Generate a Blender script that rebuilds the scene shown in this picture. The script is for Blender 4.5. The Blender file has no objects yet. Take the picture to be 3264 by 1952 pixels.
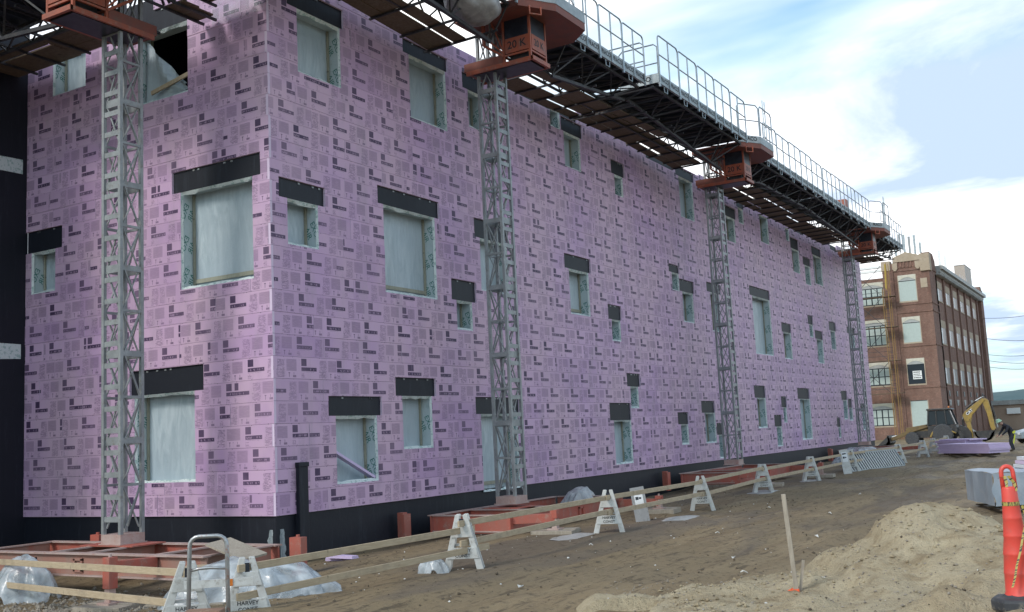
import bpy, bmesh, math, random
from mathutils import Vector, Matrix
random.seed(7)
S = bpy.context.scene
COL = S.collection

# ------------------------------------------------------------------ camera
cam = bpy.data.cameras.new('camera')
cam.sensor_width = 36.0
cam.lens = 36.0 * 3316.64 / 3264.0
cam.clip_start = 0.1
cam.clip_end = 6000.0
camo = bpy.data.objects.new('camera', cam)
COL.objects.link(camo)
YAW, PITCH, ROLL = -0.53983, 0.124625, -0.04816
fwd = Vector((math.sin(YAW)*math.cos(PITCH), math.cos(YAW)*math.cos(PITCH), math.sin(PITCH)))
rgt = Vector((math.cos(YAW), -math.sin(YAW), 0.0))
upv = rgt.cross(fwd)
r2 = rgt*math.cos(ROLL) + upv*math.sin(ROLL)
u2 = upv*math.cos(ROLL) - rgt*math.sin(ROLL)
CAMP = Vector((13.2826, -13.746, 1.1952))
camo.matrix_world = Matrix(((r2.x, u2.x, -fwd.x, CAMP.x), (r2.y, u2.y, -fwd.y, CAMP.y), (r2.z, u2.z, -fwd.z, CAMP.z), (0, 0, 0, 1)))
S.camera = camo

# ------------------------------------------------------------------ light
SUN_TO = Vector((-0.26, -0.74, 0.62)).normalized()
W = bpy.data.worlds.new('World')
S.world = W
W.use_nodes = True
wn = W.node_tree
wn.nodes.clear()
def wnode(t, **kw):
    n = wn.nodes.new(t)
    for k, v in kw.items(): setattr(n, k, v)
    return n
sky = wnode('ShaderNodeTexSky', sky_type='NISHITA')
sky.sun_disc = False
sky.sun_elevation = math.asin(SUN_TO.z)
sky.sun_rotation = math.atan2(SUN_TO.x, SUN_TO.y)
sky.altitude = 60
sky.air_density = 1.0
sky.dust_density = 1.2
sky.ozone_density = 1.0
tc = wnode('ShaderNodeTexCoord')
sep = wnode('ShaderNodeSeparateXYZ')
wn.links.new(tc.outputs['Generated'], sep.inputs[0])
zz = wnode('ShaderNodeMath', operation='MAXIMUM'); zz.inputs[1].default_value = 0.0
wn.links.new(sep.outputs['Z'], zz.inputs[0])
za = wnode('ShaderNodeMath', operation='ADD'); za.inputs[1].default_value = 0.16
wn.links.new(zz.outputs[0], za.inputs[0])
comb = wnode('ShaderNodeCombineXYZ')
for i, ax in enumerate('XY'):
    d = wnode('ShaderNodeMath', operation='DIVIDE')
    wn.links.new(sep.outputs[ax], d.inputs[0]); wn.links.new(za.outputs[0], d.inputs[1])
    wn.links.new(d.outputs[0], comb.inputs[i])
mp = wnode('ShaderNodeMapping')
mp.inputs['Rotation'].default_value = (0, 0, 0.35)
mp.inputs['Scale'].default_value = (0.50, 0.62, 1)
mp.inputs['Location'].default_value = (3.3, 4.6, 5)
wn.links.new(comb.outputs[0], mp.inputs[0])
nz = wnode('ShaderNodeTexNoise'); nz.inputs['Scale'].default_value = 0.95; nz.inputs['Detail'].default_value = 6; nz.inputs['Roughness'].default_value = 0.52
nz.inputs['Distortion'].default_value = 0.35
wn.links.new(mp.outputs[0], nz.inputs['Vector'])
cov = wnode('ShaderNodeValToRGB')
cov.color_ramp.elements[0].position = 0.40; cov.color_ramp.elements[0].color = (0, 0, 0, 1)
cov.color_ramp.elements[1].position = 0.50; cov.color_ramp.elements[1].color = (1, 1, 1, 1)
wn.links.new(nz.outputs['Fac'], cov.inputs[0])
nz2 = wnode('ShaderNodeTexNoise'); nz2.inputs['Scale'].default_value = 1.0; nz2.inputs['Detail'].default_value = 8; nz2.inputs['Roughness'].default_value = 0.58; nz2.inputs['Distortion'].default_value = 0.5
mp2 = wnode('ShaderNodeMapping'); mp2.inputs['Scale'].default_value = (0.62, 1.0, 1); mp2.inputs['Rotation'].default_value = (0, 0, 0.6); mp2.inputs['Location'].default_value = (3.3, 4.6, 5)
wn.links.new(comb.outputs[0], mp2.inputs[0]); wn.links.new(mp2.outputs[0], nz2.inputs['Vector'])
cc = wnode('ShaderNodeValToRGB')
cc.color_ramp.elements[0].position = 0.42; cc.color_ramp.elements[0].color = (0.37, 0.46, 0.60, 1)
cc.color_ramp.elements[1].position = 0.60; cc.color_ramp.elements[1].color = (1.0, 1.0, 1.0, 1)
wn.links.new(nz2.outputs['Fac'], cc.inputs[0])
cs = wnode('ShaderNodeMix', data_type='RGBA', blend_type='MULTIPLY'); cs.inputs[0].default_value = 1.0
cs.inputs[7].default_value = (13.2, 13.3, 13.4, 1)
wn.links.new(cc.outputs[0], cs.inputs[6])
sk = wnode('ShaderNodeMix', data_type='RGBA', blend_type='MULTIPLY'); sk.inputs[0].default_value = 1.0
sk.inputs[7].default_value = (1.5, 1.9, 1.7, 1)
wn.links.new(sky.outputs[0], sk.inputs[6])
mx = wnode('ShaderNodeMix', data_type='RGBA')
wn.links.new(cov.outputs[0], mx.inputs[0]); wn.links.new(sk.outputs[2], mx.inputs[6]); wn.links.new(cs.outputs[2], mx.inputs[7])
bg = wnode('ShaderNodeBackground'); bg.inputs['Strength'].default_value = 0.1
wo = wnode('ShaderNodeOutputWorld')
wn.links.new(mx.outputs[2], bg.inputs[0]); wn.links.new(bg.outputs[0], wo.inputs[0])

sl = bpy.data.lights.new('sun', 'SUN'); sl.energy = 1.5; sl.angle = math.radians(14); sl.color = (1.0, 0.95, 0.88)
so = bpy.data.objects.new('sun', sl); COL.objects.link(so)
so.rotation_euler = SUN_TO.to_track_quat('Z', 'Y').to_euler()

S.view_settings.view_transform = 'Standard'
S.view_settings.look = 'None'
S.view_settings.gamma = 1.0
S.view_settings.use_curve_mapping = False
S.view_settings.exposure = 0.42

# ------------------------------------------------------------------ helpers
class MB:
    """collects faces, builds one mesh object"""
    def __init__(s): s.v = []; s.f = []; s.m = []; s.uv = {}
    def quad(s, pts, mat=0, uv=None):
        b = len(s.v); s.v += [tuple(p) for p in pts]
        s.f.append(tuple(range(b, b+len(pts)))); s.m.append(mat)
        if uv: s.uv[len(s.f)-1] = uv
        return s
    def faces(s, vs, fs, mat=0):
        b = len(s.v); s.v += [tuple(p) for p in vs]
        for f in fs: s.f.append(tuple(i+b for i in f)); s.m.append(mat)
        return s
    def box(s, lo, hi, mat=0):
        x0, y0, z0 = lo; x1, y1, z1 = hi
        if x0 > x1: x0, x1 = x1, x0
        if y0 > y1: y0, y1 = y1, y0
        if z0 > z1: z0, z1 = z1, z0
        return s.faces([(x0,y0,z0),(x1,y0,z0),(x1,y1,z0),(x0,y1,z0),(x0,y0,z1),(x1,y0,z1),(x1,y1,z1),(x0,y1,z1)],
            [(0,3,2,1),(4,5,6,7),(0,1,5,4),(1,2,6,5),(2,3,7,6),(3,0,4,7)], mat)
    def bar(s, a, b, w, h, mat=0, up=(0,0,1), ext=0.0):
        a = Vector(a); b = Vector(b); d = (b-a)
        if d.length < 1e-6: return s
        d.normalize(); a = a-d*ext; b = b+d*ext
        u = Vector(up)
        if abs(d.dot(u)) > 0.98: u = Vector((0,1,0)) if abs(d.y) < .9 else Vector((1,0,0))
        sx = d.cross(u).normalized(); sy = sx.cross(d).normalized()
        vs = []
        for q in (a, b):
            for i, j in ((-1,-1),(1,-1),(1,1),(-1,1)): vs.append(q+sx*(w/2*i)+sy*(h/2*j))
        return s.faces(vs, [(3,2,1,0),(4,5,6,7),(0,1,5,4),(1,2,6,5),(2,3,7,6),(3,0,4,7)], mat)
    def tube(s, pts, r, n=8, mat=0, cap=True):
        pts = [Vector(p) for p in pts]; k = len(pts)
        rr = r if isinstance(r, (list, tuple)) else [r]*k
        b = len(s.v); prev = None
        for i, p in enumerate(pts):
            d = (pts[min(i+1,k-1)]-pts[max(i-1,0)]).normalized()
            if prev is None:
                u = Vector((0,0,1)) if abs(d.z) < .9 else Vector((1,0,0))
                sx = d.cross(u).normalized()
            else:
                sx = (prev - d*prev.dot(d)).normalized()
            prev = sx; sy = d.cross(sx)
            for j in range(n):
                a = 2*math.pi*j/n
                s.v.append(tuple(p+sx*(math.cos(a)*rr[i])+sy*(math.sin(a)*rr[i])))
        for i in range(k-1):
            for j in range(n):
                s.f.append((b+i*n+j, b+i*n+(j+1)%n, b+(i+1)*n+(j+1)%n, b+(i+1)*n+j)); s.m.append(mat)
        if cap:
            s.f.append(tuple(b+j for j in reversed(range(n)))); s.m.append(mat)
            s.f.append(tuple(b+(k-1)*n+j for j in range(n))); s.m.append(mat)
        return s
    def lathe(s, prof, c=(0,0,0), n=20, mat=0):
        b = len(s.v)
        for r, z in prof:
            for j in range(n):
                a = 2*math.pi*j/n
                s.v.append((c[0]+r*math.cos(a), c[1]+r*math.sin(a), c[2]+z))
        for i in range(len(prof)-1):
            for j in range(n):
                s.f.append((b+i*n+j, b+i*n+(j+1)%n, b+(i+1)*n+(j+1)%n, b+(i+1)*n+j)); s.m.append(mat)
        s.f.append(tuple(b+j for j in reversed(range(n)))); s.m.append(mat)
        s.f.append(tuple(b+(len(prof)-1)*n+j for j in range(n))); s.m.append(mat)
        return s
    def prism(s, poly, ext, mat=0):
        """poly: 3D points of one face; ext: extrusion vector"""
        n = len(poly); e = Vector(ext)
        vs = [Vector(p) for p in poly]+[Vector(p)+e for p in poly]
        fs = [tuple(reversed(range(n))), tuple(range(n, 2*n))]+[(i,(i+1)%n,n+(i+1)%n,n+i) for i in range(n)]
        return s.faces(vs, fs, mat)
    def mesh(s, name, mats, org=(0,0,0), smooth=False):
        me = bpy.data.meshes.new(name)
        o = Vector(org)
        me.from_pydata([(p[0]-o.x, p[1]-o.y, p[2]-o.z) for p in s.v], [], s.f)
        for m in (mats if isinstance(mats, (list, tuple)) else [mats]): me.materials.append(m)
        me.polygons.foreach_set('material_index', s.m)
        me.update()
        uvl = me.uv_layers.new(name='uv')
        for p in me.polygons:
            cu = s.uv.get(p.index)
            nx, ny, nz_ = (abs(c) for c in p.normal)
            for t, li in enumerate(p.loop_indices):
                if cu: uvl.data[li].uv = cu[t]; continue
                c = s.v[me.loops[li].vertex_index]
                if nz_ > .8: uvl.data[li].uv = (c[0], c[1])
                elif nx > ny: uvl.data[li].uv = (c[1], c[2])
                else: uvl.data[li].uv = (c[0], c[2])
        if smooth:
            me.polygons.foreach_set('use_smooth', [True]*len(me.polygons))
        return me
    def build(s, name, mats, parent=None, smooth=False, world=True, bevel=0.0):
        org = (0,0,0)
        if parent is not None and world: org = parent['wloc']
        me = s.mesh(name, mats, org, smooth)
        o = bpy.data.objects.new(name, me); COL.objects.link(o)
        if parent is not None: o.parent = parent; o['wloc'] = org
        else: o['wloc'] = (0,0,0)
        if bevel:
            b = o.modifiers.new('bevel', 'BEVEL'); b.width = bevel; b.segments = 2; b.limit_method = 'ANGLE'
        return o

def link(name, me, parent=None, loc=None, mw=None):
    o = bpy.data.objects.new(name, me); COL.objects.link(o)
    if parent is not None: o.parent = parent
    if mw is not None: o.matrix_local = mw
    elif loc is not None: o.location = loc
    return o
def thing(name, label, cat, loc=(0,0,0), rotz=0.0, group=None):
    o = bpy.data.objects.new(name, None); COL.objects.link(o)
    o.empty_display_size = 0.2
    o.location = loc; o.rotation_euler = (0,0,rotz)
    o['label'] = label; o['category'] = cat; o['wloc'] = tuple(loc)
    if group: o['group'] = group
    return o
def tag(o, label, cat, group=None):
    o['label'] = label; o['category'] = cat
    if group: o['group'] = group
    return o
def kind(o, k): o['kind'] = k; return o
def copy_tree(o, parent=None):
    c = o.copy(); COL.objects.link(c)
    if parent is not None: c.parent = parent
    for ch in list(o.children): copy_tree(ch, c)
    return c
_tx = {}
def text_mesh(body, size, mat, bold=0.0):
    key = (body, size, mat.name, bold)
    if key in _tx: return _tx[key]
    cu = bpy.data.curves.new('lettering', 'FONT'); cu.body = body; cu.size = size
    cu.align_x = 'CENTER'; cu.align_y = 'CENTER'; cu.resolution_u = 3; cu.offset = bold
    to = bpy.data.objects.new('lettering', cu); COL.objects.link(to)
    dg = bpy.context.evaluated_depsgraph_get(); dg.update()
    me = bpy.data.meshes.new_from_object(to.evaluated_get(dg))
    me.name = 'lettering'
    me.materials.clear(); me.materials.append(mat)
    bpy.data.objects.remove(to)
    _tx[key] = me
    return me
def frame_mw(loc, xa, ya):
    xa = Vector(xa).normalized(); ya = Vector(ya); ya = (ya-xa*ya.dot(xa)).normalized(); na = xa.cross(ya)
    return Matrix(((xa.x,ya.x,na.x,loc[0]),(xa.y,ya.y,na.y,loc[1]),(xa.z,ya.z,na.z,loc[2]),(0,0,0,1)))
def lettering(body, size, mat, parent, loc, xa, ya, bold=0.0):
    w = parent['wloc']
    mw = frame_mw((loc[0]-w[0], loc[1]-w[1], loc[2]-w[2]), xa, ya)
    return link('lettering', text_mesh(body, size, mat, bold), parent, mw=mw)

def hash2(i, j, k=0):
    n = math.sin(i*127.1+j*311.7+k*74.7)*43758.5453
    return n-math.floor(n)
def vnoise(x, y, k=0):
    i, j = math.floor(x), math.floor(y); a, b = x-i, y-j
    a = a*a*(3-2*a); b = b*b*(3-2*b)
    return (hash2(i,j,k)*(1-a)+hash2(i+1,j,k)*a)*(1-b)+(hash2(i,j+1,k)*(1-a)+hash2(i+1,j+1,k)*a)*b
def fbm(x, y, k=0, o=4):
    s = 0; a = .5
    for t in range(o): s += a*vnoise(x, y, k+t); x *= 2.03; y *= 2.03; a *= .5
    return s

# ------------------------------------------------------------------ materials
class NM:
    def __init__(s, name):
        s.m = bpy.data.materials.new(name); s.m.use_nodes = True
        s.t = s.m.node_tree; s.t.nodes.clear()
        s.out = s.t.nodes.new('ShaderNodeOutputMaterial')
        s.b = s.t.nodes.new('ShaderNodeBsdfPrincipled')
        s.t.links.new(s.b.outputs[0], s.out.inputs[0])
        s._c = {}
    def set(s, sock, v):
        if hasattr(v, 'is_linked') or isinstance(v, bpy.types.NodeSocket): s.t.links.new(v, sock)
        elif isinstance(v, (tuple, list)) and len(v) == 3 and sock.type == 'RGBA': sock.default_value = (*v, 1)
        else: sock.default_value = v
    def p(s, **kw):
        for k, v in kw.items(): s.set(s.b.inputs[k.replace('_', ' ')], v)
        return s
    def n(s, t, ins=None, **attr):
        nd = s.t.nodes.new(t)
        for k, v in attr.items(): setattr(nd, k, v)
        if ins:
            for k, v in ins.items(): s.set(nd.inputs[k], v)
        return nd
    def math(s, op, a, b=None, c=None, clamp=False):
        nd = s.t.nodes.new('ShaderNodeMath'); nd.operation = op; nd.use_clamp = clamp
        for i, v in enumerate((a, b, c)):
            if v is not None: s.set(nd.inputs[i], v)
        return nd.outputs[0]
    def mix(s, f, a, b, mode='MIX'):
        nd = s.t.nodes.new('ShaderNodeMix'); nd.data_type = 'RGBA'; nd.blend_type = mode
        s.set(nd.inputs[0], f); s.set(nd.inputs[6], a); s.set(nd.inputs[7], b)
        return nd.outputs[2]
    def coord(s, which='Object'):
        if which not in s._c:
            nd = s.t.nodes.new('ShaderNodeTexCoord'); s._c[which] = nd.outputs[which]
        return s._c[which]
    def pos(s):
        if 'pos' not in s._c: s._c['pos'] = s.t.nodes.new('ShaderNodeNewGeometry').outputs['Position']
        return s._c['pos']
    def map(s, vec, scale=(1,1,1), rot=(0,0,0), loc=(0,0,0)):
        nd = s.t.nodes.new('ShaderNodeMapping'); s.t.links.new(vec, nd.inputs[0])
        nd.inputs['Scale'].default_value = scale; nd.inputs['Rotation'].default_value = rot; nd.inputs['Location'].default_value = loc
        return nd.outputs[0]
    def noise(s, vec, scale=5, detail=3, rough=.5, dist=0.0, col=False):
        nd = s.n('ShaderNodeTexNoise', {'Vector': vec, 'Scale': scale, 'Detail': detail, 'Roughness': rough, 'Distortion': dist})
        return nd.outputs['Color' if col else 'Fac']
    def ramp(s, f, stops, interp='LINEAR'):
        nd = s.t.nodes.new('ShaderNodeValToRGB'); s.set(nd.inputs[0], f); cr = nd.color_ramp; cr.interpolation = interp
        while len(cr.elements) < len(stops): cr.elements.new(0.5)
        for e, (p, c) in zip(cr.elements, stops):
            e.position = p; e.color = (c, c, c, 1) if isinstance(c, (int, float)) else (*c, 1)
        return nd.outputs[0]
    def bump(s, h, strength=.3, dist=.02):
        nd = s.n('ShaderNodeBump', {'Height': h, 'Strength': strength, 'Distance': dist})
        s.set(s.b.inputs['Normal'], nd.outputs[0]); return s
    def rnd(s):
        if 'r' not in s._c: s._c['r'] = s.t.nodes.new('ShaderNodeObjectInfo').outputs['Random']
        return s._c['r']

def worn(name, col, col2, scale=3.0, rough=.6, metal=0.0, lo=.42, hi=.62, dirt=None, bump=.15, fine=40, streak=False):
    k = NM(name); v = k.pos()
    if streak: v = k.map(v, (1,1,.25))
    f = k.ramp(k.noise(v, scale, 6, .62), [(lo, 0.0), (hi, 1.0)])
    c = k.mix(f, col, col2)
    g = k.noise(k.pos(), fine, 2, .6)
    c = k.mix(k.math('MULTIPLY', g, .35), c, tuple(x*.55 for x in col))
    if dirt:
        d = k.ramp(k.noise(k.pos(), scale*2.3, 5, .7), [(.55, 0.0), (.7, 1.0)])
        c = k.mix(k.math('MULTIPLY', d, .8), c, dirt)
    k.p(Base_Color=c, Roughness=rough, Metallic=metal)
    if bump: k.bump(g, bump, .004)
    return k.m

# ---- printed foam board: UV u = metres along the printed roll, v = metres up the board
def foam_print():
    k = NM('foam_board_print'); uv = k.coord('UV'); sp = k.n('ShaderNodeSeparateXYZ', {0: uv})
    u, v = sp.outputs[0], sp.outputs[1]
    P = 1.136
    x = k.math('MODULO', u, P)
    def rect(a, b, c, d):     # a..b from the left, c..d down from the top of a 0.406 m board
        h = k.math('COMPARE', x, (a+b)/2, (b-a)/2); w = k.math('COMPARE', v, .406-(c+d)/2, (d-c)/2)
        return k.math('MULTIPLY', h, w)
    def lines(r, period, duty, nscale, thr=.5, ragged=None):
        l = k.math('LESS_THAN', k.math('MODULO', v, period), period*duty)
        w = k.math('GREATER_THAN', k.noise(k.map(uv, (nscale, 1.0/period*1.01, 1)), 1.0, 1, .5), thr)
        return k.math('MULTIPLY', r, k.math('MULTIPLY', l, w))
    ink = None
    def add(m, o):
        nonlocal ink
        mm = k.math('MULTIPLY', m, o); ink = mm if ink is None else k.math('MAXIMUM', ink, mm)
    # instruction block: fine lines of text
    tb = rect(.262, .525, .045, .262)
    add(tb, .26)
    add(k.math('MULTIPLY', rect(.02, .22, .05, .37), k.ramp(k.noise(k.map(uv, (30,30,1)), 1.0, 4, .7, 1.5), [(.47,0.0),(.58,1.0)])), .40)
    add(k.math('MULTIPLY', rect(.262, .40, .06, .25), k.noise(k.pos(), 6, 2)), .3)
    add(lines(tb, .0165, .55, 10, .42), .40)
    # small generic note block left of it (text only)
    add(lines(rect(.03, .20, .05, .19), .021, .5, 15, .46), .50)
    add(lines(rect(.0, .20, .235, .385), .026, .45, 10, .46), .50)
    add(rect(.242, .246, .05, .37), .45)
    add(rect(.165, .205, .215, .222), .6)
    # fastener symbols
    add(rect(.310, .352, .292, .306), .75); add(rect(.325, .338, .306, .375), .70)
    add(rect(.448, .460, .285, .330), .62); add(rect(.428, .512, .338, .378), .55)
    # logo square and name bar
    lg = rect(.655, .797, .030, .165)
    add(lg, .80)
    bar = rect(.655, 1.070, .188, .258)
    letters = k.math('GREATER_THAN', k.noise(k.map(uv, (34, 9, 1)), 1.0, 1, .5), .56)
    inner = k.math('MULTIPLY', rect(.675, 1.050, .205, .243), letters)
    add(k.math('MULTIPLY', bar, k.math('SUBTRACT', 1.0, k.math('MULTIPLY', inner, .45))), .84)
    add(lines(rect(.655, 1.00, .268, .282), .0085, .6, 40, .42), .45)
    add(lines(rect(.655, .74, .305, .372), .030, .6, 45, .45), .5)
    add(lines(rect(.655, .79, .378, .390), .012, .6, 45, .42), .4)
    # print that fades in places
    att = k.n('ShaderNodeAttribute', attribute_name='rnd'); rv = att.outputs['Fac']
    fade = k.math('MULTIPLY_ADD', k.noise(k.pos(), 0.8, 4, .65), .9, .62)
    fade = k.math('MULTIPLY', fade, k.math('MULTIPLY_ADD', rv, .25, .88))
    ink = k.math('MULTIPLY', ink, fade, clamp=True)
    base = k.mix(rv, (.42, .268, .455), (.55, .365, .555))
    n1 = k.noise(k.pos(), .45, 4, .6)
    base = k.mix(k.ramp(n1, [(.36, 0.0), (.62, 1.0)]), base, (.54, .375, .495))
    base = k.mix(k.ramp(k.noise(k.map(k.pos(), (1,1,.4)), 1.7, 5, .65), [(.52, 0.0), (.70, .6)]), base, (.38, .29, .37))
    c = k.mix(ink, base, (.062, .036, .085))
    # dirty fastener marks along the top and bottom edges
    fs = k.math('MULTIPLY', k.math('GREATER_THAN', k.noise(k.map(uv, (21, 3, 1)), 1.0, 1, .5), .66), k.math('GREATER_THAN', k.math('ABSOLUTE', k.math('SUBTRACT', v, .203)), .189))
    c = k.mix(k.math('MULTIPLY', fs, .75), c, (.06, .04, .07))
    k.p(Base_Color=c, Roughness=.52)
    k.b.inputs['Specular IOR Level'].default_value = .32
    k.bump(k.noise(k.pos(), 9, 2, .5), .08, .01)
    return k.m
M = {}
M['foam'] = foam_print()
def foam_edge():
    k = NM('foam_board_edge'); k.p(Base_Color=k.mix(k.noise(k.pos(), 12, 3), (.56, .44, .60), (.66, .55, .68)), Roughness=.7); return k.m
M['foam_edge'] = foam_edge()
def foam_plain():
    k = NM('foam_plain_pink'); k.p(Base_Color=k.mix(k.noise(k.pos(), 5, 4), (.50, .40, .62), (.60, .49, .70)), Roughness=.6); return k.m
M['foam_plain'] = foam_plain()
def white_board():
    k = NM('white_foam_board'); uv = k.coord('UV')
    f = k.ramp(k.noise(k.map(uv, (14, 40, 1)), 1, 2), [(.56, 0.0), (.6, 1.0)])
    k.p(Base_Color=k.mix(k.math('MULTIPLY', f, .5), (.83, .80, .85), (.3, .25, .35)), Roughness=.4); return k.m
M['white_board'] = white_board()
def membrane():
    k = NM('black_membrane'); v = k.pos()
    st = k.ramp(k.noise(k.map(v, (3, 3, .35)), 3, 5, .7), [(.55, 0.0), (.78, 1.0)])
    c = k.mix(k.math('MULTIPLY', st, .55), (.0075, .0095, .017), (.034, .040, .055))
    k.p(Base_Color=c, Roughness=.55); k.b.inputs['Specular IOR Level'].default_value = .35
    k.bump(k.noise(v, 14, 4, .6), .25, .01); return k.m
M['membrane'] = membrane()
def sheet():
    k = NM('milky_plastic_sheet'); v = k.pos()
    w = k.noise(k.map(v, (2.0, 2.0, .45), rot=(.35, .2, 0)), 2.4, 6, .6, 1.2)
    w2 = k.noise(k.map(v, (.7, .7, 1.0)), 1.0, 3, .5)
    c = k.mix(k.ramp(w, [(.4, 0.0), (.62, 1.0)]), (.34, .41, .455), (.45, .52, .56))
    c = k.mix(k.ramp(w2, [(.42, 0.0), (.6, .7)]), c, (.37, .44, .49))
    k.p(Base_Color=c, Roughness=.34); k.b.inputs['Specular IOR Level'].default_value = .45
    h = k.noise(k.map(v, (3.2, 3.2, .6), rot=(.3, .25, 0)), 2.4, 5, .62, 1.6)
    k.bump(h, .38, .05); return k.m
M['sheet'] = sheet()
def liner():
    k = NM('white_air_barrier'); v = k.pos()
    g = k.ramp(k.noise(v, 9, 3, .6), [(.60, 0.0), (.63, 1.0)], 'LINEAR')
    c = k.mix(k.noise(v, 4, 4), (.42, .51, .53), (.56, .63, .65))
    c = k.mix(k.math('MULTIPLY', g, .16), c, (.04, .24, .20))
    k.p(Base_Color=c, Roughness=.4); k.bump(k.noise(v, 25, 3), .4, .012); return k.m
M['liner'] = liner()
def lip():
    k = NM('crinkled_flashing'); v = k.pos()
    g = k.ramp(k.noise(v, 13, 2, .6), [(.55, 0.0), (.60, 1.0)])
    c = k.mix(k.math('MULTIPLY', g, .5), (.60, .66, .66), (.10, .28, .25))
    k.p(Base_Color=c, Roughness=.35); k.bump(k.noise(v, 40, 3), .7, .02); return k.m
M['lip'] = lip()
def flat(name, c, rough=.6, metal=0, spec=None):
    k = NM(name); k.p(Base_Color=k.mix(k.noise(k.pos(), 6, 4, .6), tuple(x*.86 for x in c), tuple(min(1,x*1.12) for x in c)), Roughness=rough, Metallic=metal)
    if spec is not None: k.b.inputs['Specular IOR Level'].default_value = spec
    return k.m
M['green_print'] = flat('green_print', (.02, .17, .14), .5)
M['black_print'] = flat('black_print', (.018, .018, .022), .6)
M['galv'] = worn('galvanised_steel', (.25, .265, .275), (.34, .36, .37), 4, .48, .3, dirt=(.20,.18,.165))
M['rail'] = worn('galvanised_rail', (.30, .34, .37), (.42, .46, .49), 5, .38, .5)
M['dark_steel'] = worn('dark_truss_steel', (.030, .032, .040), (.060, .058, .062), 3, .55, .2, dirt=(.10,.085,.075))
M['deck_under'] = worn('shaded_deck_underside', (.022, .030, .048), (.035, .044, .062), 2, .6, .1)  # shade below the deck is put into this dark navy
M['orange'] = worn('orange_paint', (.36, .085, .042), (.27, .085, .055), 3.5, .5, 0, dirt=(.26,.17,.13))
M['red'] = worn('red_oxide_paint', (.41, .098, .068), (.33, .125, .095), 3, .62, 0, dirt=(.32,.21,.17), streak=True)
M['red_top'] = worn('dusty_red_flange', (.40, .28, .25), (.45, .35, .32), 4, .7, 0, dirt=(.36,.16,.12))
M['toe'] = worn('toe_board_grey', (.30, .34, .36), (.40, .44, .46), 4, .5, .2)
M['mesh_dark'] = worn('dark_guard_mesh', (.012, .016, .026), (.03, .035, .05), 5, .4, .1)
def wood(name, a, b, axis='u', sc=1.0):
    k = NM(name); uv = k.coord('UV'); ob = k.coord('Object')
    g = k.noise(k.map(ob, (14*sc, 14*sc, 1.6*sc)), 3.0, 5, .62, .6)
    c = k.mix(k.ramp(g, [(.35, 0.0), (.68, 1.0)]), a, b)
    kn = k.n('ShaderNodeTexVoronoi', {'Vector': k.map(ob, (2.2, 2.2, 6)), 'Scale': 1.0}).outputs['Distance']
    c = k.mix(k.ramp(kn, [(.05, .8), (.13, 0.0)]), c, tuple(x*.3 for x in a))
    di = k.ramp(k.noise(k.pos(), 5, 5, .7), [(.5, 0.0), (.75, .55)])
    c = k.mix(di, c, (.17, .14, .11))
    k.p(Base_Color=c, Roughness=.75); k.bump(g, .25, .004); return k.m
M['lumber'] = wood('pine_lumber', (.36, .28, .185), (.46, .375, .26))
M['ply'] = wood('brown_plywood', (.10, .072, .045), (.16, .115, .075), sc=.4)
M['greywood'] = wood('weathered_timber', (.27, .235, .19), (.38, .335, .275))
M['buck'] = wood('wood_buck', (.27, .27, .21), (.34, .33, .26))
M['white_paint'] = worn('scuffed_white_paint', (.58, .59, .58), (.48, .48, .46), 7, .55, 0, dirt=(.26,.23,.20), lo=.38, hi=.66)
M['red_dusty'] = worn('dusty_red_steel', (.35, .17, .13), (.30, .19, .155), 2.5, .7, 0, dirt=(.34, .10, .07), streak=True)
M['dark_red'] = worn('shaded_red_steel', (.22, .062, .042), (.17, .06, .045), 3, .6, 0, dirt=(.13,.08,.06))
# ------------------------------------------------------------------ ground
def sstep(a, b, t):
    t = max(0.0, min(1.0, (t-a)/(b-a))); return t*t*(3-2*t)
def ground_base(x, y):
    z = -.72
    z -= .13*(1-sstep(0.0, 2.2, x))*(1-sstep(14, 24, y))            # trench along the foundation
    z -= .17*(1-sstep(.5, 4.2, x))*(1-sstep(-3.0, .5, y))           # low corner on the left
    z -= .33*sstep(52, 80, y)
    z += .30*sstep(10.0, 13.2, x)*(1-sstep(-4.5, 3.5, y))           # rise towards the camera
    return z
def ground_h(x, y):
    z = ground_base(x, y)
    if -12 < x < 20 and -20 < y < 70:
        rut = 0
        for c, a in ((5.7, .08), (7.5, .085), (6.6, -.035), (6.2, .04), (8.1, .05), (9.0, .07)):
            cc = c + .25*math.sin(y*.11+c)
            rut -= a*math.exp(-((x-cc)/.20)**2)*(0.35+.8*vnoise(y*.35, c)) - .35*a*math.exp(-((abs(x-cc)-.34)/.13)**2)*vnoise(y*1.3, c+5)
        z += rut + (fbm(x*.9, y*.55, 3)-.47)*.10 + (fbm(x*3.2, y*2.1, 9, 3)-.44)*.055
    return z
def axis_steps(lo, hi, step, far):
    a = []; t = lo
    while t < hi+1e-6: a.append(t); t += step
    s = step; t = hi
    while t < far: s *= 1.35; t += s; a.append(t)
    s = step; t = lo; b = []
    while t > -far: s *= 1.35; t -= s; b.append(t)
    return list(reversed(b))+a
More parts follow.
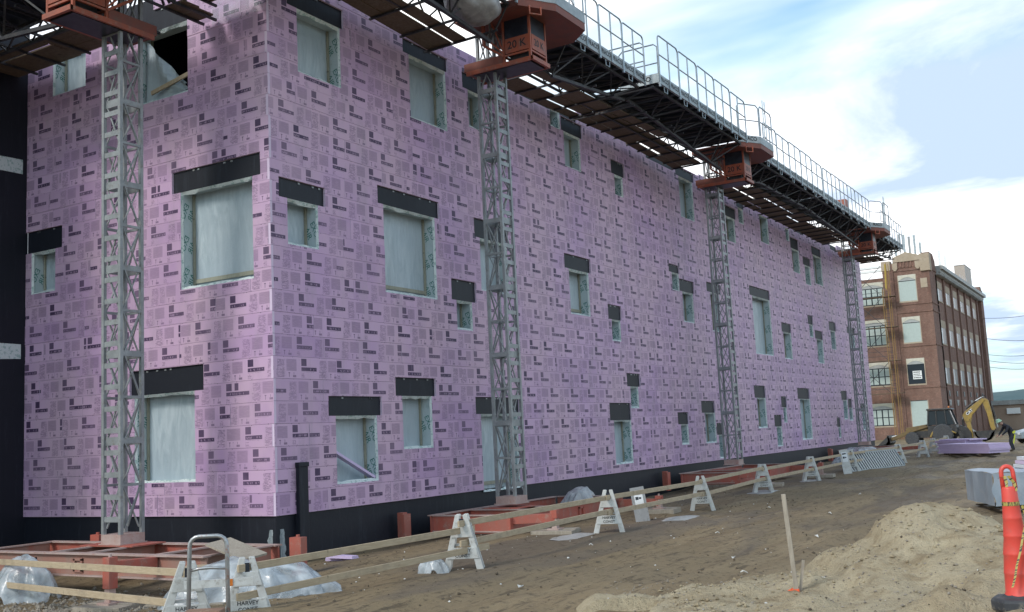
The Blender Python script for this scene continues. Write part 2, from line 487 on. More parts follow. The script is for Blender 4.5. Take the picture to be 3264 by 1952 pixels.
def dirt():
    k = NM('packed_dirt'); v = k.pos()
    tr = k.noise(k.map(v, (1.7, .16, 1), rot=(0,0,-.06)), 1.6, 7, .68, .4)
    big = k.noise(v, .22, 5, .6)
    fine = k.noise(v, 9, 6, .72)
    c = k.mix(k.ramp(tr, [(.34, 0.0), (.66, 1.0)]), (.182, .131, .073), (.285, .216, .126))
    c = k.mix(k.ramp(big, [(.40, 0.0), (.62, .8)]), c, (.190, .148, .094))
    sp = k.noise(k.map(v, (5.5, .8, 1), rot=(0,0,-.06)), 1.5, 5, .62)
    c = k.mix(k.ramp(sp, [(.565, 0.0), (.62, .7)]), c, (.082, .061, .040))
    wet = k.noise(k.map(v, (.42, .13, 1)), 1.0, 5, .6, .6)
    c = k.mix(k.ramp(wet, [(.50, 0.0), (.60, .75)]), c, (.132, .106, .082))
    c = k.mix(k.ramp(fine, [(.54, 0.0), (.66, .85)]), c, (.062, .048, .034))
    gr = k.noise(v, 55, 2, .6)
    c = k.mix(k.ramp(gr, [(.64, 0.0), (.72, .4)]), c, (.32, .28, .22))
    k.p(Base_Color=c, Roughness=k.ramp(big, [(.36, .58), (.55, .92)]))
    k.b.inputs['Specular IOR Level'].default_value = .25
    h = k.math('ADD', k.math('ADD', k.math('MULTIPLY', tr, .6), k.math('MULTIPLY', sp, .7)), k.math('ADD', k.math('MULTIPLY', fine, .55), k.math('MULTIPLY', gr, .25)))
    k.bump(h, .85, .05); return k.m
M['dirt'] = dirt()
xs = axis_steps(-9, 16, .17, 3000); ys = axis_steps(-13, 50, .21, 3000)
mb = MB()
for y in ys:
    for x in xs: mb.v.append((x, y, ground_h(x, y)))
nx = len(xs)
for j in range(len(ys)-1):
    for i in range(nx-1):
        mb.f.append((j*nx+i, j*nx+i+1, (j+1)*nx+i+1, (j+1)*nx+i)); mb.m.append(0)
g = MB.build(mb, 'ground', M['dirt'], smooth=True); kind(g, 'structure')

# ------------------------------------------------------------------ the pink building
ROW = .406; NROW = 26; HTOP = NROW*ROW; LEN_R = 47.75; LEN_L = 7.25; TH = .055
B = thing('unfinished_building', 'long unfinished building clad in pink printed foam boards with taped window openings', 'building', (0,0,0))
def T(side, u, z, d=0.0):           # facade coordinates -> world; d = outwards
    return (d, u, z) if side == 'R' else (-u, -d, z)
# openings: (lintel u0,z1,u1,z0) or None, opening (u0,z1,u1,z0), options
OPEN_R = [
 ((.55,10.07,2.21,9.65),(.82,9.65,2.09,8.37)), ((4.23,10.14,5.98,9.80),(4.44,9.80,5.87,8.34)),
 ((6.59,10.03,7.58,9.62),(6.81,9.62,7.45,8.69)), (None,(10.96,10.24,11.53,9.70)),
 ((11.58,10.14,12.90,9.72),(11.71,9.72,12.70,8.70)), ((14.73,9.54,15.70,9.09),(14.93,9.09,15.53,8.44)),
 ((20.03,10.42,21.83,10.07),(20.28,10.07,21.61,8.60)), ((11.35,6.16,12.94,5.75),(11.57,5.75,12.77,4.48)),
 ((13.92,4.95,14.85,4.51),(14.13,4.51,14.73,3.87)), ((18.83,6.76,19.77,6.48),(19.06,6.48,19.68,5.87)),
 ((19.70,6.33,21.06,5.90),(19.91,5.90,20.90,4.84)), ((6.83,6.45,8.38,5.98),(7.05,5.98,8.31,4.70)),
 ((3.16,6.57,5.39,6.18),(3.34,6.18,5.20,4.31)), ((5.76,4.86,6.80,4.37),(5.95,4.37,6.60,3.69)),
 ((.23,6.19,1.51,5.81),(.45,5.81,1.30,4.94)), ((1.46,2.13,3.08,1.75),(1.65,1.75,2.91,.45)),
 ((3.56,2.54,5.00,2.15),(3.77,2.15,4.83,1.04)), ((6.57,2.15,8.56,1.75),(6.77,1.75,8.43,-.05)),
 ((14.95,2.93,15.93,2.53),(15.16,2.53,15.73,1.87)), ((13.64,2.03,15.13,1.52),(13.87,1.52,15.07,.24)),
 ((18.75,1.73,19.72,1.33),(18.99,1.33,19.63,.65)), ((20.97,2.12,22.30,1.70),(21.22,1.70,22.28,.63)),
 ((22.34,1.33,23.10,.90),(22.50,.90,23.00,.05)), ((24.82,9.83,26.26,9.39),(25.02,9.39,26.04,8.40)),
 ((26.40,10.37,27.38,9.98),(26.58,9.98,27.20,9.34)), (None,(29.33,10.13,30.50,8.93)),
 (None,(33.12,10.12,33.67,9.52)), ((33.74,9.78,35.12,9.26),(33.89,9.26,35.05,8.14)),
 ((35.67,9.10,37.01,8.70),(35.90,8.70,36.85,7.76)), ((37.37,9.84,39.16,9.42),(37.54,9.42,39.10,7.96)),
 ((27.24,6.85,29.94,6.45),(27.51,6.45,29.87,4.06)), ((22.31,6.49,23.83,6.13),(22.68,6.13,23.62,4.68)),
 ((31.31,5.61,32.76,5.20),(31.50,5.20,32.68,4.01)), ((35.64,6.26,36.59,5.83),(35.83,5.83,36.48,5.21)),
 ((36.73,5.60,38.16,5.19),(36.97,5.19,38.08,4.01)), ((39.52,6.23,40.90,5.78),(39.75,5.78,40.66,4.81)),
 ((43.23,6.21,45.07,5.85),(43.59,5.85,44.89,5.09)), ((26.87,2.76,28.34,2.27),(27.12,2.27,28.28,1.05)),
 ((30.39,2.35,31.20,1.88),(30.61,1.88,31.08,1.23)), ((29.24,1.57,30.29,1.08),(29.46,1.08,30.20,.25)),
 ((32.93,2.75,34.90,2.26),(33.20,2.26,34.88,.42)), ((40.80,2.72,42.02,2.25),(41.07,2.25,41.95,1.25)),
 ((42.08,2.32,42.97,1.85),(42.20,1.85,42.96,1.18)), ((39.48,1.36,40.23,.89),(39.69,.89,40.15,.34)),
 ((44.81,2.08,45.94,1.63),(45.05,1.63,45.85,.63)),
]
# left facade measured as u = -x
OPEN_L = [
 (None,(5.25,10.20,6.36,9.02)), ((2.13,10.15,3.75,9.68),(2.13,9.68,3.55,8.22)),
 ((.23,6.65,2.60,6.22),(.44,6.22,2.36,4.30)), ((1.78,2.83,3.86,2.34),(2.02,2.34,3.72,.64)),
 ((6.01,6.12,7.25,5.64),(6.23,5.64,7.05,4.73)),
]
HOLES = {'R': [], 'L': []}
for side, ol in (('R', OPEN_R), ('L', OPEN_L)):
    for l, o in ol:
        if l: HOLES[side].append((l[0], l[3], l[2], l[1]))
        HOLES[side].append((o[0], o[3], o[2], o[1]))

def cells(u0, u1, z0, z1, holes):
    """rectangles of [u0,u1]x[z0,z1] that lie outside the holes, on a grid of all edges"""
    hs = [h for h in holes if h[0] < u1-1e-6 and h[2] > u0+1e-6 and h[1] < z1-1e-6 and h[3] > z0+1e-6]
    us = sorted({u0, u1} | {t for h in hs for t in (h[0], h[2]) if u0 < t < u1})
    zs = sorted({z0, z1} | {t for h in hs for t in (h[1], h[3]) if z0 < t < z1})
    out = {}
    for i in range(len(us)-1):
        for j in range(len(zs)-1):
            cu, cz = (us[i]+us[i+1])/2, (zs[j]+zs[j+1])/2
            if not any(h[0] < cu < h[2] and h[1] < cz < h[3] for h in hs): out[(i, j)] = 1
    return us, zs, out

def pieces(side, u0, u1, z0, z1):
    us, zs, cs = cells(u0, u1, z0, z1, HOLES[side]); left = set(cs); out = []
    while left:
        st = [left.pop()]; comp = set(st)
        while st:
            i, j = st.pop()
            for q in ((i+1,j),(i-1,j),(i,j+1),(i,j-1)):
                if q in left: left.discard(q); comp.add(q); st.append(q)
        out.append(comp)
    return out
def board_mesh(mb, rnds, side, u0, u1, z0, z1, off, tilt, rv, m0=0, only=None):
    us, zs, cs = cells(u0, u1, z0, z1, HOLES[side])
    if only is not None: cs = {c: 1 for c in cs if c in only}
    def P(u, z, back=0):
        d = (-TH if back else tilt[0] + tilt[1]*(u-u0)/(u1-u0)) 
        return T(side, u, z, d)
    def uvp(u, z): return ((off + ((u-u0) if side == 'R' else (u1-u))), z-math.floor(z0/ROW+.02)*ROW)
    for (i, j) in cs:
        a, b, c, d = us[i], us[i+1], zs[j], zs[j+1]
        q = [(a,c),(b,c),(b,d),(a,d)]
        if side == 'L': q = [q[1], q[0], q[3], q[2]]
        mb.quad([P(*t) for t in q], m0, [uvp(*t) for t in q]); rnds.append(rv)
        for (di, dj, e) in ((-1,0,((a,d),(a,c))),(1,0,((b,c),(b,d))),(0,-1,((a,c),(b,c))),(0,1,((b,d),(a,d)))):
            if (i+di, j+dj) not in cs:
                (p, r), (s_, t_) = e
                mb.quad([P(p,r), P(p,r,1), P(s_,t_,1), P(s_,t_)], 1); rnds.append(rv)
    return len(cs)
def finish(mb, rnds, name, mats, parent):
    o = mb.build(name, mats, parent)
    at = o.data.attributes.new('rnd', 'FLOAT', 'FACE'); at.data.foreach_set('value', rnds)
    return o
rb = random.Random(11)
boards = []
GAP = .005
for r in range(NROW):
    z0, z1 = r*ROW, (r+1)*ROW
    for side, L in (('R', LEN_R), ('L', LEN_L)):
        lap = (r*7) % 3 != 0
        start = (TH if lap else 0.0) if side == 'R' else (0.0 if lap else TH)
        if side == 'R': start += .002; 
        u = start; first = True
        while u < L-.02:
            w = rb.choice([2.438, 2.438, 2.438, 2.438, 1.9, 1.4, .85]) if not first else rb.uniform(.5, 2.438)
            e = min(L, u+w)
            if L-e < .25: e = L
            if side == 'L' and r == 23 and u < 1.42 < e: e = 1.42
            elif side == 'L' and r == 23 and abs(u-1.42) < .01: e = 2.13
            boards.append((side, u+(0 if first else GAP/2), e-GAP/2 if e < L else e, z0+GAP/2, z1-GAP/2, r))
            u = e; first = False
def bdist(b):
    c = Vector(T(b[0], (b[1]+b[2])/2, (b[3]+b[4])/2)); n = Vector((1,0,0)) if b[0] == 'R' else Vector((0,-1,0))
    d = CAMP-c
    return (b[2]-b[1])*abs(d.normalized().dot(n))/d.length
boards.sort(key=lambda b: -bdist(b))
rest, restr = MB(), []
nb = 0
for b in boards:
    side, u0, u1, z0, z1, r = b
    jag = 0
    if r == NROW-1:
        j = rb.random()
        if j < .25: continue
        z1 -= .18*(j-.25)
    off = rb.uniform(0, 60); rv = rb.random(); tilt = (rb.uniform(-.003, .004), rb.uniform(-.004, .004))
    white = side == 'L' and 9.3 < z0 < 9.5 and u0 > 1.3 and u1 < 2.2
    if nb < 300:
        for part in pieces(side, u0, u1, z0, z1):
            mb, rn = MB(), []
            if nb >= 300: mb, rn = rest, restr
            if board_mesh(mb, rn, side, u0, u1, z0, z1, off, tilt, rv, only=part) and nb < 300:
                o = finish(mb, rn, 'foam_board', [M['white_board'] if white else M['foam'], M['foam_edge']], B)
                nb += 1
    else:
        board_mesh(rest, restr, side, u0, u1, z0, z1, off, tilt, rv)
o = finish(rest, restr, 'foam_board', [M['foam'], M['foam_edge']], B); kind(o, 'stuff')

# black wall behind the boards, foundation strip below them
mb = MB()
BK = -TH-.004
for side, L in (('R', LEN_R), ('L', LEN_L)):
    hs = [(o[0], o[3], o[2], o[1]) for l, o in (OPEN_R if side == 'R' else OPEN_L)]
    # split long wall so the grid stays small
    n = 12 if side == 'R' else 2
    for s_ in range(n):
        a, b = L*s_/n, L*(s_+1)/n
        a = max(a, .062)
        us, zs, cs = cells(a, b, 0.0, HTOP-.12, hs)
        for (i, j) in cs:
            q = [(us[i],zs[j]),(us[i+1],zs[j]),(us[i+1],zs[j+1]),(us[i],zs[j+1])]
            if side == 'L': q = q[::-1]
            mb.quad([T(side, u, z, BK) for u, z in q])
mb.quad([(-.06,.06,HTOP-.12),(-.06,LEN_R,HTOP-.12),(-9,LEN_R,HTOP-.12),(-9,.06,HTOP-.12)])
mb.quad([(-.06,LEN_R,-1.3),(-9,LEN_R,-1.3),(-9,LEN_R,HTOP-.12),(-.06,LEN_R,HTOP-.12)])
mb.build('wall', M['membrane'], B)
mb = MB()
mb.box((-LEN_L-.05, .045, -1.4), (-.045, .5, -.004)); mb.box((-.5, .5, -1.4), (-.045, LEN_R-.02, -.004))
mb.build('foundation', M['membrane'], B)
# black wing wall on the left with strips of tape
mb = MB(); mb.box((-LEN_L-.6, -7.5, -1.4), (-LEN_L-.004, .044, 12.4)); mb.build('wing_wall', M['membrane'], B)
for zc in (3.50, 7.57):
    mb = MB(); n = 14; lo, hi = [], []
    for i in range(n+1):
        y = -7.2+7.1*i/n
        lo.append((-LEN_L+.004, y, zc-.16+rb.uniform(-.012,.012))); hi.append((-LEN_L+.004, y, zc+.16+rb.uniform(-.012,.012)))
    for i in range(n): mb.quad([lo[i], lo[i+1], hi[i+1], hi[i]])
    o = mb.build('tape_strip', M['lip'], B)
M['flash'] = worn('streaked_grey_flashing', (.20,.24,.26), (.36,.40,.42), 9, .5, 0, dirt=(.05,.06,.07), streak=True)
# downpipe sleeve and torn flashing strips at the corner
mb = MB(); mb.box((-.05, .52, -1.2), (.085, .76, .90)); mb.box((-.05, .505, .83), (.10, .775, .915))
mb.build('downpipe', M['membrane'], B, bevel=.01)
for pl in ('L', 'R'):
    mb = MB(); n = 9; a, b = [], []
    for i in range(n+1):
        z = -.80+.56*i/n; w = .085*(1-.35*(i/n)**3)
        e0 = .05+rb.uniform(0,.02); e1 = e0+w*2*(.75+.35*rb.random())
        f = (lambda u, zz_: (-.039, u+.05, zz_)) if pl == 'R' else (lambda u, zz_: (-u-.05, .039, zz_))
        a.append(f(e0+.02, z)); b.append(f(e1, z))
    for i in range(n): mb.quad([a[i], b[i], b[i+1], a[i+1]])
    mb.build('flashing_strip', M['flash'], B)

# windows
VIEWJ = {}
def window(side, l, o, idx):
    u0, z1, u1, z0 = o; D = -.34
    small = (u1-u0)*(z1-z0) < .6
    mb = MB(); t = .045
    # reveal liner (four sides, inside faces) behind the crinkled lip
    def q(a, b, c, d): mb.quad([T(side,*p) for p in (a,b,c,d)], 0)
    fr = BK+.001
    q((u0,z0,fr),(u0,z0,D),(u0,z1,D),(u0,z1,fr)); q((u1,z0,D),(u1,z0,fr),(u1,z1,fr),(u1,z1,D))
    q((u0,z0,fr),(u1,z0,fr),(u1,z0,D),(u0,z0,D)); q((u0,z1,D),(u1,z1,D),(u1,z1,fr),(u0,z1,fr))
    # lip: uneven strips lying in the cut between board and wall
    def strip(pa, pb, inward):
        n = max(3, int((Vector(pb)-Vector(pa)).length/.16)); A, Bq = [], []
        for i in range(n+1):
            f = i/n; u = pa[0]+(pb[0]-pa[0])*f; z = pa[1]+(pb[1]-pa[1])*f
            k_ = .022+.022*rb.random()
            A.append(T(side, u, z, -.003-.004*rb.random())); Bq.append(T(side, u+inward[0]*k_, z+inward[1]*k_, -.05))
        for i in range(n): mb.quad([A[i], A[i+1], Bq[i+1], Bq[i]], 1)
    strip((u0,z1),(u1,z1),(0,-1.7)); strip((u0,z0),(u1,z0),(0,1.5)); strip((u0,z0),(u0,z1),(.7,0)); strip((u1,z0),(u1,z1),(-.7,0))
    w = mb.build('window', [M['liner'], M['lip']], B)
    torn = side == 'L' and idx == 1
    if not torn:
        # plastic sheet, slack and rippled
        mb = MB(); n = 8; ph = rb.uniform(0, 6)
        def SP(i, j):
            f, g_ = i/n, j/n; e = min(f, 1-f, g_, 1-g_)
            dd = D+.012+.02*math.sin(ph+5*f+3*g_)*min(1, e*5)
            return T(side, u0+(u1-u0)*f, z0+(z1-z0)*g_, dd)
        for i in range(n):
            for j in range(n): mb.quad([SP(i,j),SP(i+1,j),SP(i+1,j+1),SP(i,j+1)])
        mb.build('plastic_sheet', M['sheet'], w, smooth=True)
    # wooden buck along the far jamb
    mb = MB(); far = u1
    a = (far-.05, z0+.01) 
    def wb(ua, za, ub, zb, da, db):
        p, q2 = T(side, ua, za, da), T(side, ub, zb, db); mb.box([min(p[i],q2[i]) for i in range(3)], [max(p[i],q2[i]) for i in range(3)])
    wb(far-.055, z0+.012, far-.012, z1-.012, D+.014, D+.055)
    if not small and idx % 5 == 2: wb(u0+.02, z0+.14, far-.06, z0+.22, D+.036, D+.05)
    mb.build('buck', M['buck'], w)
    # dark lintel flashing
    if l:
        a0, b1, a1, b0 = l
        mb = MB(); p, q2 = T(side, a0+.002, b0, BK+.004), T(side, a1-.002, b1-.002, BK+.016)
        mb.box([min(p[i],q2[i]) for i in range(3)], [max(p[i],q2[i]) for i in range(3)])
        for t_ in range(rb.randint(2, 4)):
            uu = a0+(a1-a0)*rb.uniform(.2, .9); p, q2 = T(side, uu, b1-.05, BK+.016), T(side, uu+.05, b1-.02, BK+.03)
            mb.box([min(p[i],q2[i]) for i in range(3)], [max(p[i],q2[i]) for i in range(3)], 1)
        mb.build('lintel', [M['membrane'], M['galv']], w)
    # green lettering on the jamb one sees
    h = z1-z0
    if h > .5:
        for t_ in range(max(1, int(h/.62))):
            zc = z0 + h*(t_+.55)/max(1, int(h/.62)) - .1
            if side == 'R': lettering('EXO\nAIR', .165, M['green_print'], w, (-.185, u1-.003, zc), (.35,0,-.9), (.9,0,.35), .0)
            else: lettering('EXO\nAIR', .165, M['green_print'], w, (-u1+.003, .185, zc), (0,-.35,-.9), (0,-.9,.35), .0)
    return w
for side, ol in (('R', OPEN_R), ('L', OPEN_L)):
    for i, (l, o) in enumerate(ol):
        w = window(side, l, o, i)
        if side == 'L' and i == 1: torn = w; torn['label'] = 'opening with torn plastic hanging over a dark interior'
        if side == 'R' and i == 15: stick = w; w['label'] = 'window opening with a board leaning across it'
# the torn opening: dark room, hanging film, yellow rail, studs
u0, z1, u1, z0 = OPEN_L[1][1]
mb = MB(); mb.box((-u1, .342, z0), (-u0, 2.4, z1+.4)); mb.f = [f for f in mb.f if True]
me_f = mb.f; keep = []
for f in me_f:
    ysum = sum(mb.v[i][1] for i in f)/4
    if abs(ysum-.342) > .01: keep.append(tuple(reversed(f)))
mb.f = keep; mb.m = [0]*len(keep)
mb.build('dark_room', M['membrane'], torn)  # walls coloured black for the shade of the unlit interior
mb = MB(); n = 10
def TP(i, j):
    f, g_ = i/n, j/n
    top = z0+(.95-.78*f)*(z1-z0)
    return (-u1+.03+(u1-u0-.25)*f, .15+.03*math.sin(7*f+2*g_)+.05*math.sin(13*f*g_), z0+.02+(top-z0)*g_)
for i in range(n):
    for j in range(n): mb.quad([TP(i,j),TP(i+1,j),TP(i+1,j+1),TP(i,j+1)])
mb.build('torn_sheet', M['sheet'], torn, smooth=True)
mb = MB(); mb.bar((-u1+.28, .075, z0+.22), (-u0-.004, .075, z0+.40), .035, .085); mb.build('rail', M['lumber'], torn)
mb = MB(); mb.bar((-u0-.35, .5, z0), (-u0-.5, .5, z1), .04, .09); mb.bar((-u0-.75, 1.2, z0), (-u0-.75, 1.2, z1+.3), .04, .09); mb.build('stud', M['ply'], torn)
# board leaning across the ground-floor window
u0, z1, u1, z0 = OPEN_R[15][1]
mb = MB(); mb.bar((-.11, u0+.03, z0+.62), (-.11, u1-.05, z0+.07), .05, .13, up=(1,0,0)); mb.build('leaning_board', M['foam_plain'], stick)
# white board strip and film at the top of the corner
mb = MB(); n = 8
for i in range(n):
    for j in range(3):
        f = lambda i_, j_: (-1.42+1.35*i_/n, -.02-.008*math.sin(i_*1.9+j_), 9.36+.58*j_/3+.03*math.sin(i_*2.3))
        mb.quad([f(i,j), f(i+1,j), f(i+1,j+1), f(i,j+1)])
def film():
    k = NM('clear_plastic_film'); v = k.pos()
    tr = k.n('ShaderNodeBsdfTransparent'); k.p(Base_Color=(.72,.77,.80), Roughness=.18)
    k.bump(k.noise(v, 6, 3, .5, 1.0), .4, .05)
    mxs = k.n('ShaderNodeMixShader'); fz = k.ramp(k.noise(v, 3.0, 5, .65), [(.32, .04), (.68, .30)])
    k.t.links.new(fz, mxs.inputs[0]); k.t.links.new(tr.outputs[0], mxs.inputs[1]); k.t.links.new(k.b.outputs[0], mxs.inputs[2])
    k.t.links.new(mxs.outputs[0], k.out.inputs[0]); return k.m
M['film'] = film()
o = mb.build('hanging_film', M['film'], smooth=True); tag(o, 'clear plastic film hanging over the top of the building corner', 'plastic film')

# ------------------------------------------------------------------ masts
MW = .50
def mast(label, cx, cy, z0, top, rot, detail):
    t = thing('lattice_mast', label, 'mast', (cx, cy, z0), rot, 'lattice masts along the pink walls')
    h = top-z0; a = MW/2
    for i, (sx, sy) in enumerate(((1,1),(1,-1),(-1,1),(-1,-1))):
        mb = MB(); mb.box((sx*a-sx*.062, sy*a-sy*.062, .17), (sx*a, sy*a, h)); mb.build('leg', M['galv'], t, world=False)
    mb = MB(); mb.box((-a-.03, -a-.03, 0), (a+.03, a+.03, .018)); mb.box((-a+.0, -a+.0, .018), (a, a, .17)); mb.build('base_box', M['red_top'], t, world=False)
    rung = MB(); rung.box((a-.03, -a+.062, -.046), (a-.012, a-.062, .046)); rung = rung.mesh('rung', M['galv'])
    hz = MB()
    for s_ in (-1, 1): hz.box((-a+.062, s_*(a-.025)-.02, -.022), (a-.062, s_*(a-.025)+.02, .022))
    hz.box((-a+.005, -a+.085, -.022), (-a+.045, a-.085, .022)); hz = hz.mesh('strut', M['galv'])
    pl = MB()
    for s_ in (-1, 1): pl.box((-a+.05, s_*(a-.02)-.018, -.05), (a-.05, s_*(a-.02)+.018, .05))
    pl.box((a-.07, -a+.05, -.07), (a-.04, a-.05, .07)); pl.box((-a+.02, -a+.05, -.07), (-a+.05, a-.05, .07)); pl = pl.mesh('joint_plate', M['galv'])
    P = .75
    def brace(flip):
        b = MB()
        for s_ in (-1, 1):
            y = s_*(a-.025)
            b.bar((-(a-.09)*flip, y-.016, .03), ((a-.09)*flip, y-.016, P-.03), .018, .028, up=(0,1,0))
            b.bar(((a-.09)*flip, y+.016, .03), (-(a-.09)*flip, y+.016, P-.03), .018, .028, up=(0,1,0))
        x = -a+.025
        b.bar((x, -(a-.09)*flip, .03), (x, (a-.09)*flip, P-.03), .034, .022, up=(1,0,0))
        x = a-.05
        b.bar((x, -(a-.09)*flip, .03), (x, (a-.09)*flip, P-.03), .026, .02, up=(1,0,0))
        return b.mesh('brace', M['galv'])
    br = [brace(1), brace(-1)]
    if detail:
        z = .42; i = 0
        while z < h-.05:
            link('rung', rung, t, (0,0,z)); z += .375
        z = .24; i = 0
        while z < h-.3:
            link('brace', br[i % 2], t, (0,0,z)); z += P; i += 1
            if z < h: link('joint_plate' if i % 2 == 0 else 'strut', pl if i % 2 == 0 else hz, t, (0,0,z))
    else:
        bm = bmesh.new(); z = .42
        def put(me, zz_):
            n0 = len(bm.verts); bm.from_mesh(me); bm.verts.ensure_lookup_table()
            for v in bm.verts[n0:]: v.co.z += zz_
        while z < h-.05: put(rung, z); z += .375
        z = .24; i = 0
        while z < h-.3:
            put(br[i % 2], z); z += P; i += 1
            if z < h: put(pl if i % 2 == 0 else hz, z)
        me = bpy.data.meshes.new('lattice'); bm.to_mesh(me); bm.free(); me.materials.append(M['galv'])
        o = link('lattice', me, t); kind(o, 'stuff')
    return t
mast('galvanised lattice mast at the left facade, left of the building corner', -1.92, -1.70, -.30, 10.0, -math.pi/2, True)
mast('galvanised lattice mast by the ground floor door, right of the corner', 1.28, 5.88, -.25, 10.7, 0, True)
mast('galvanised lattice mast halfway along the long facade behind the barricades', 1.25, 20.35, -.10, 10.7, 0, True)
mast('galvanised lattice mast at the far end of the long facade', 1.25, 39.5, -.05, 10.7, 0, False)
# ------------------------------------------------------------------ base frames under the masts
def ibeam(mb, a, b, h, w, side=None):
    a = Vector(a); b = Vector(b); d = (b-a).normalized(); n = d.cross(Vector((0,0,1)))
    mb.bar(a+Vector((0,0,-.012)), b+Vector((0,0,-.012)), w, .024, 1)
    mb.bar(a+Vector((0,0,-h+.012)), b+Vector((0,0,-h+.012)), w, .024, 1)
    mb.bar(a+Vector((0,0,-h/2)), b+Vector((0,0,-h/2)), .03, h-.05, 0)
BM = lambda: [M['red'], M['red_top']]
def timber(label, x, y, s=.42, rot=.2, h=.10, group='timber pads under the outrigger legs'):
    mb = MB(); z = ground_h(x, y)-.02
    mb.box((-s, -s*.75, 0), (s, s*.75, h)); mb.box((-s*.94, -.02, h), (s*.97, s*.7, h+.012)) 
    o = mb.build('timber_pad', M['greywood'], bevel=.008); o.location = (x, y, z); o.rotation_euler = (0,0,rot)
    tag(o, label, 'timber pad', group); return z+h
def arm_leg(t, pa, pb, zt, pad_label, rot=.2):
    """outrigger box arm from pa to pb, with a jack leg at pb standing on a timber pad"""
    zp = timber(pad_label, pb[0], pb[1], rot=rot)
    mb = MB(); mb.bar((pa[0],pa[1],zt-.11), (pb[0],pb[1],zt-.09), .12, .17); mb.build('outrigger_arm', M['red'], t, bevel=.006)
    mb = MB(); mb.box((pb[0]-.075, pb[1]-.075, zp+.22), (pb[0]+.075, pb[1]+.075, zt+.06)); leg = mb.build('jack_leg', M['red'], t, bevel=.006)
    mb = MB(); mb.box((pb[0]-.055, pb[1]-.055, zp+.03), (pb[0]+.055, pb[1]+.055, zp+.24)); mb.box((pb[0]-.13, pb[1]-.13, zp), (pb[0]+.13, pb[1]+.13, zp+.03))
    mb.build('jack_foot', M['red_top'], leg)
    mb = MB(); mb.tube([(pb[0],pb[1],zt+.06),(pb[0],pb[1],zt+.10)], .025, 8); mb.build('jack_screw', M['red_top'], leg)
def pocket(mb, c, ax):
    """square fork pocket frame on a beam face"""
    x, y, z = c
    for du, dz, lu, lz in ((-.09,0,.02,.10),(.09,0,.02,.10),(0,.09,.11,.02),(0,-.09,.11,.02)):
        if ax == 'x': mb.box((x+du-lu, y-.03, z+dz-lz), (x+du+lu, y, z+dz+lz))
        else: mb.box((x, y+du-lu, z+dz-lz), (x+.03, y+du+lu, z+dz+lz))
# left frame: along X
t = thing('mast_base_frame', 'dusty red steel base frame under the left mast, behind the two lumber rails', 'base frame', (-1.9,-2.0,-.7), 0, 'red base frames under the masts')
zt = -.32
for y in (-2.82, -1.35):
    mb = MB(); ibeam(mb, (-4.4,y,zt), (1.35,y,zt), .36, .16)
    if y < -2: pocket(mb, (-2.75, y-.016, zt-.19), 'x'); pocket(mb, (-1.55, y-.016, zt-.19), 'x')
    mb.build('long_beam', [M['red_dusty'] if y < -2 else M['red'], M['red_top']], t)
for x in (-4.3, -2.35, -1.45, .2, 1.25):
    mb = MB(); ibeam(mb, (x,-2.73,zt+.001), (x,-1.44,zt+.001), .30, .12); mb.build('cross_beam', [M['red_dusty'], M['red_top']], t)
mb = MB(); mb.box((-2.6,-2.05,zt), (-1.25,-1.36,zt+.02)); mb.build('mast_plate', BM(), t)
arm_leg(t, (.28,-2.86), (.22,-3.62), zt, 'grey timber pad beside the plastic heap at the left, under a red jack leg')
for x, y in ((-3.35,-1.12), (1.62,-1.2)):
    mb = MB(); mb.box((x-.12, y-.07, -.85), (x+.12, y+.07, zt+.10)); mb.tube([(x,y,zt+.098),(x,y,zt+.14)], .03, 8); mb.build('wall_stop', BM(), t)
# right frames: along Y
def right_frame(label, y0, y1, zt, lab1, lab2, x0=.45, x1=2.30):
    t = thing('mast_base_frame', label, 'base frame', ((x0+x1)/2,(y0+y1)/2,zt-.4), 0, 'red base frames under the masts')
    for x in (x0, x1):
        mb = MB(); ibeam(mb, (x,y0,zt), (x,y1,zt), .38, .15)
        if x == x1: pocket(mb, (x+.016, y0+3.1, zt-.2), 'y')
        mb.build('long_beam', BM(), t)
    ym = (y0+y1)/2-.9
    for y in (y0, ym-.35, ym+.45, y1):
        mb = MB(); ibeam(mb, (x0+.08,y,zt+.001), (x1-.08,y,zt+.001), .34, .12)
        mb.build('cross_beam', BM(), t)
    mb = MB(); mb.box((x0+.1, y0-.03, zt-.37), (x1+.09, y0-.012, zt-.03)); mb.box((x1+.012, y0, zt-.36), (x1+.085, y0+1.2, zt-.03)); mb.build('end_plate', M['red'], t)
    mb = MB(); mb.box((.86, ym-.35, zt), (1.7, ym+.45, zt+.02)); mb.build('mast_plate', BM(), t)
    arm_leg(t, (x1+.06, y0+.12), (x1+.85, y0+.42), zt, lab1)
    arm_leg(t, (x1+.06, y1-.3), (x1+1.15, y1-.45), zt-.05, lab2, rot=.1)
    mb = MB(); mb.box((x0-.38, y0-.62, zt-.48), (x0-.24, y0-.48, zt+.10)); mb.box((x0-.25, y0-.66, zt-.5), (x0-.18, y0-.44, zt+.07)); mb.build('wall_stop', BM(), t)
    mb = MB(); mb.box((x0+.3, y0+1.2, zt-.62), (x1-.2, y0+1.5, zt-.38)); mb.box((x0+.3, y1-1.5, zt-.62), (x1-.2, y1-1.2, zt-.38)); mb.build('sleeper', M['greywood'], t)
    return t
right_frame('bright red steel base frame under the mast at the ground floor door', 4.0, 9.3, -.33, 'weathered timber pad near the bright red outrigger arm', 'timber pad under the red jack leg beyond the leaning sign board')
right_frame('red steel base frame under the mast halfway along the long facade', 17.6, 23.4, -.22, 'timber pad under the near jack leg of the middle base frame', 'timber pad under the far jack leg of the middle base frame')
right_frame('red steel base frame far away under the last mast', 37.6, 43.0, -.20, 'timber pad under the near jack leg of the farthest base frame', 'timber pad under the far jack leg of the farthest base frame')

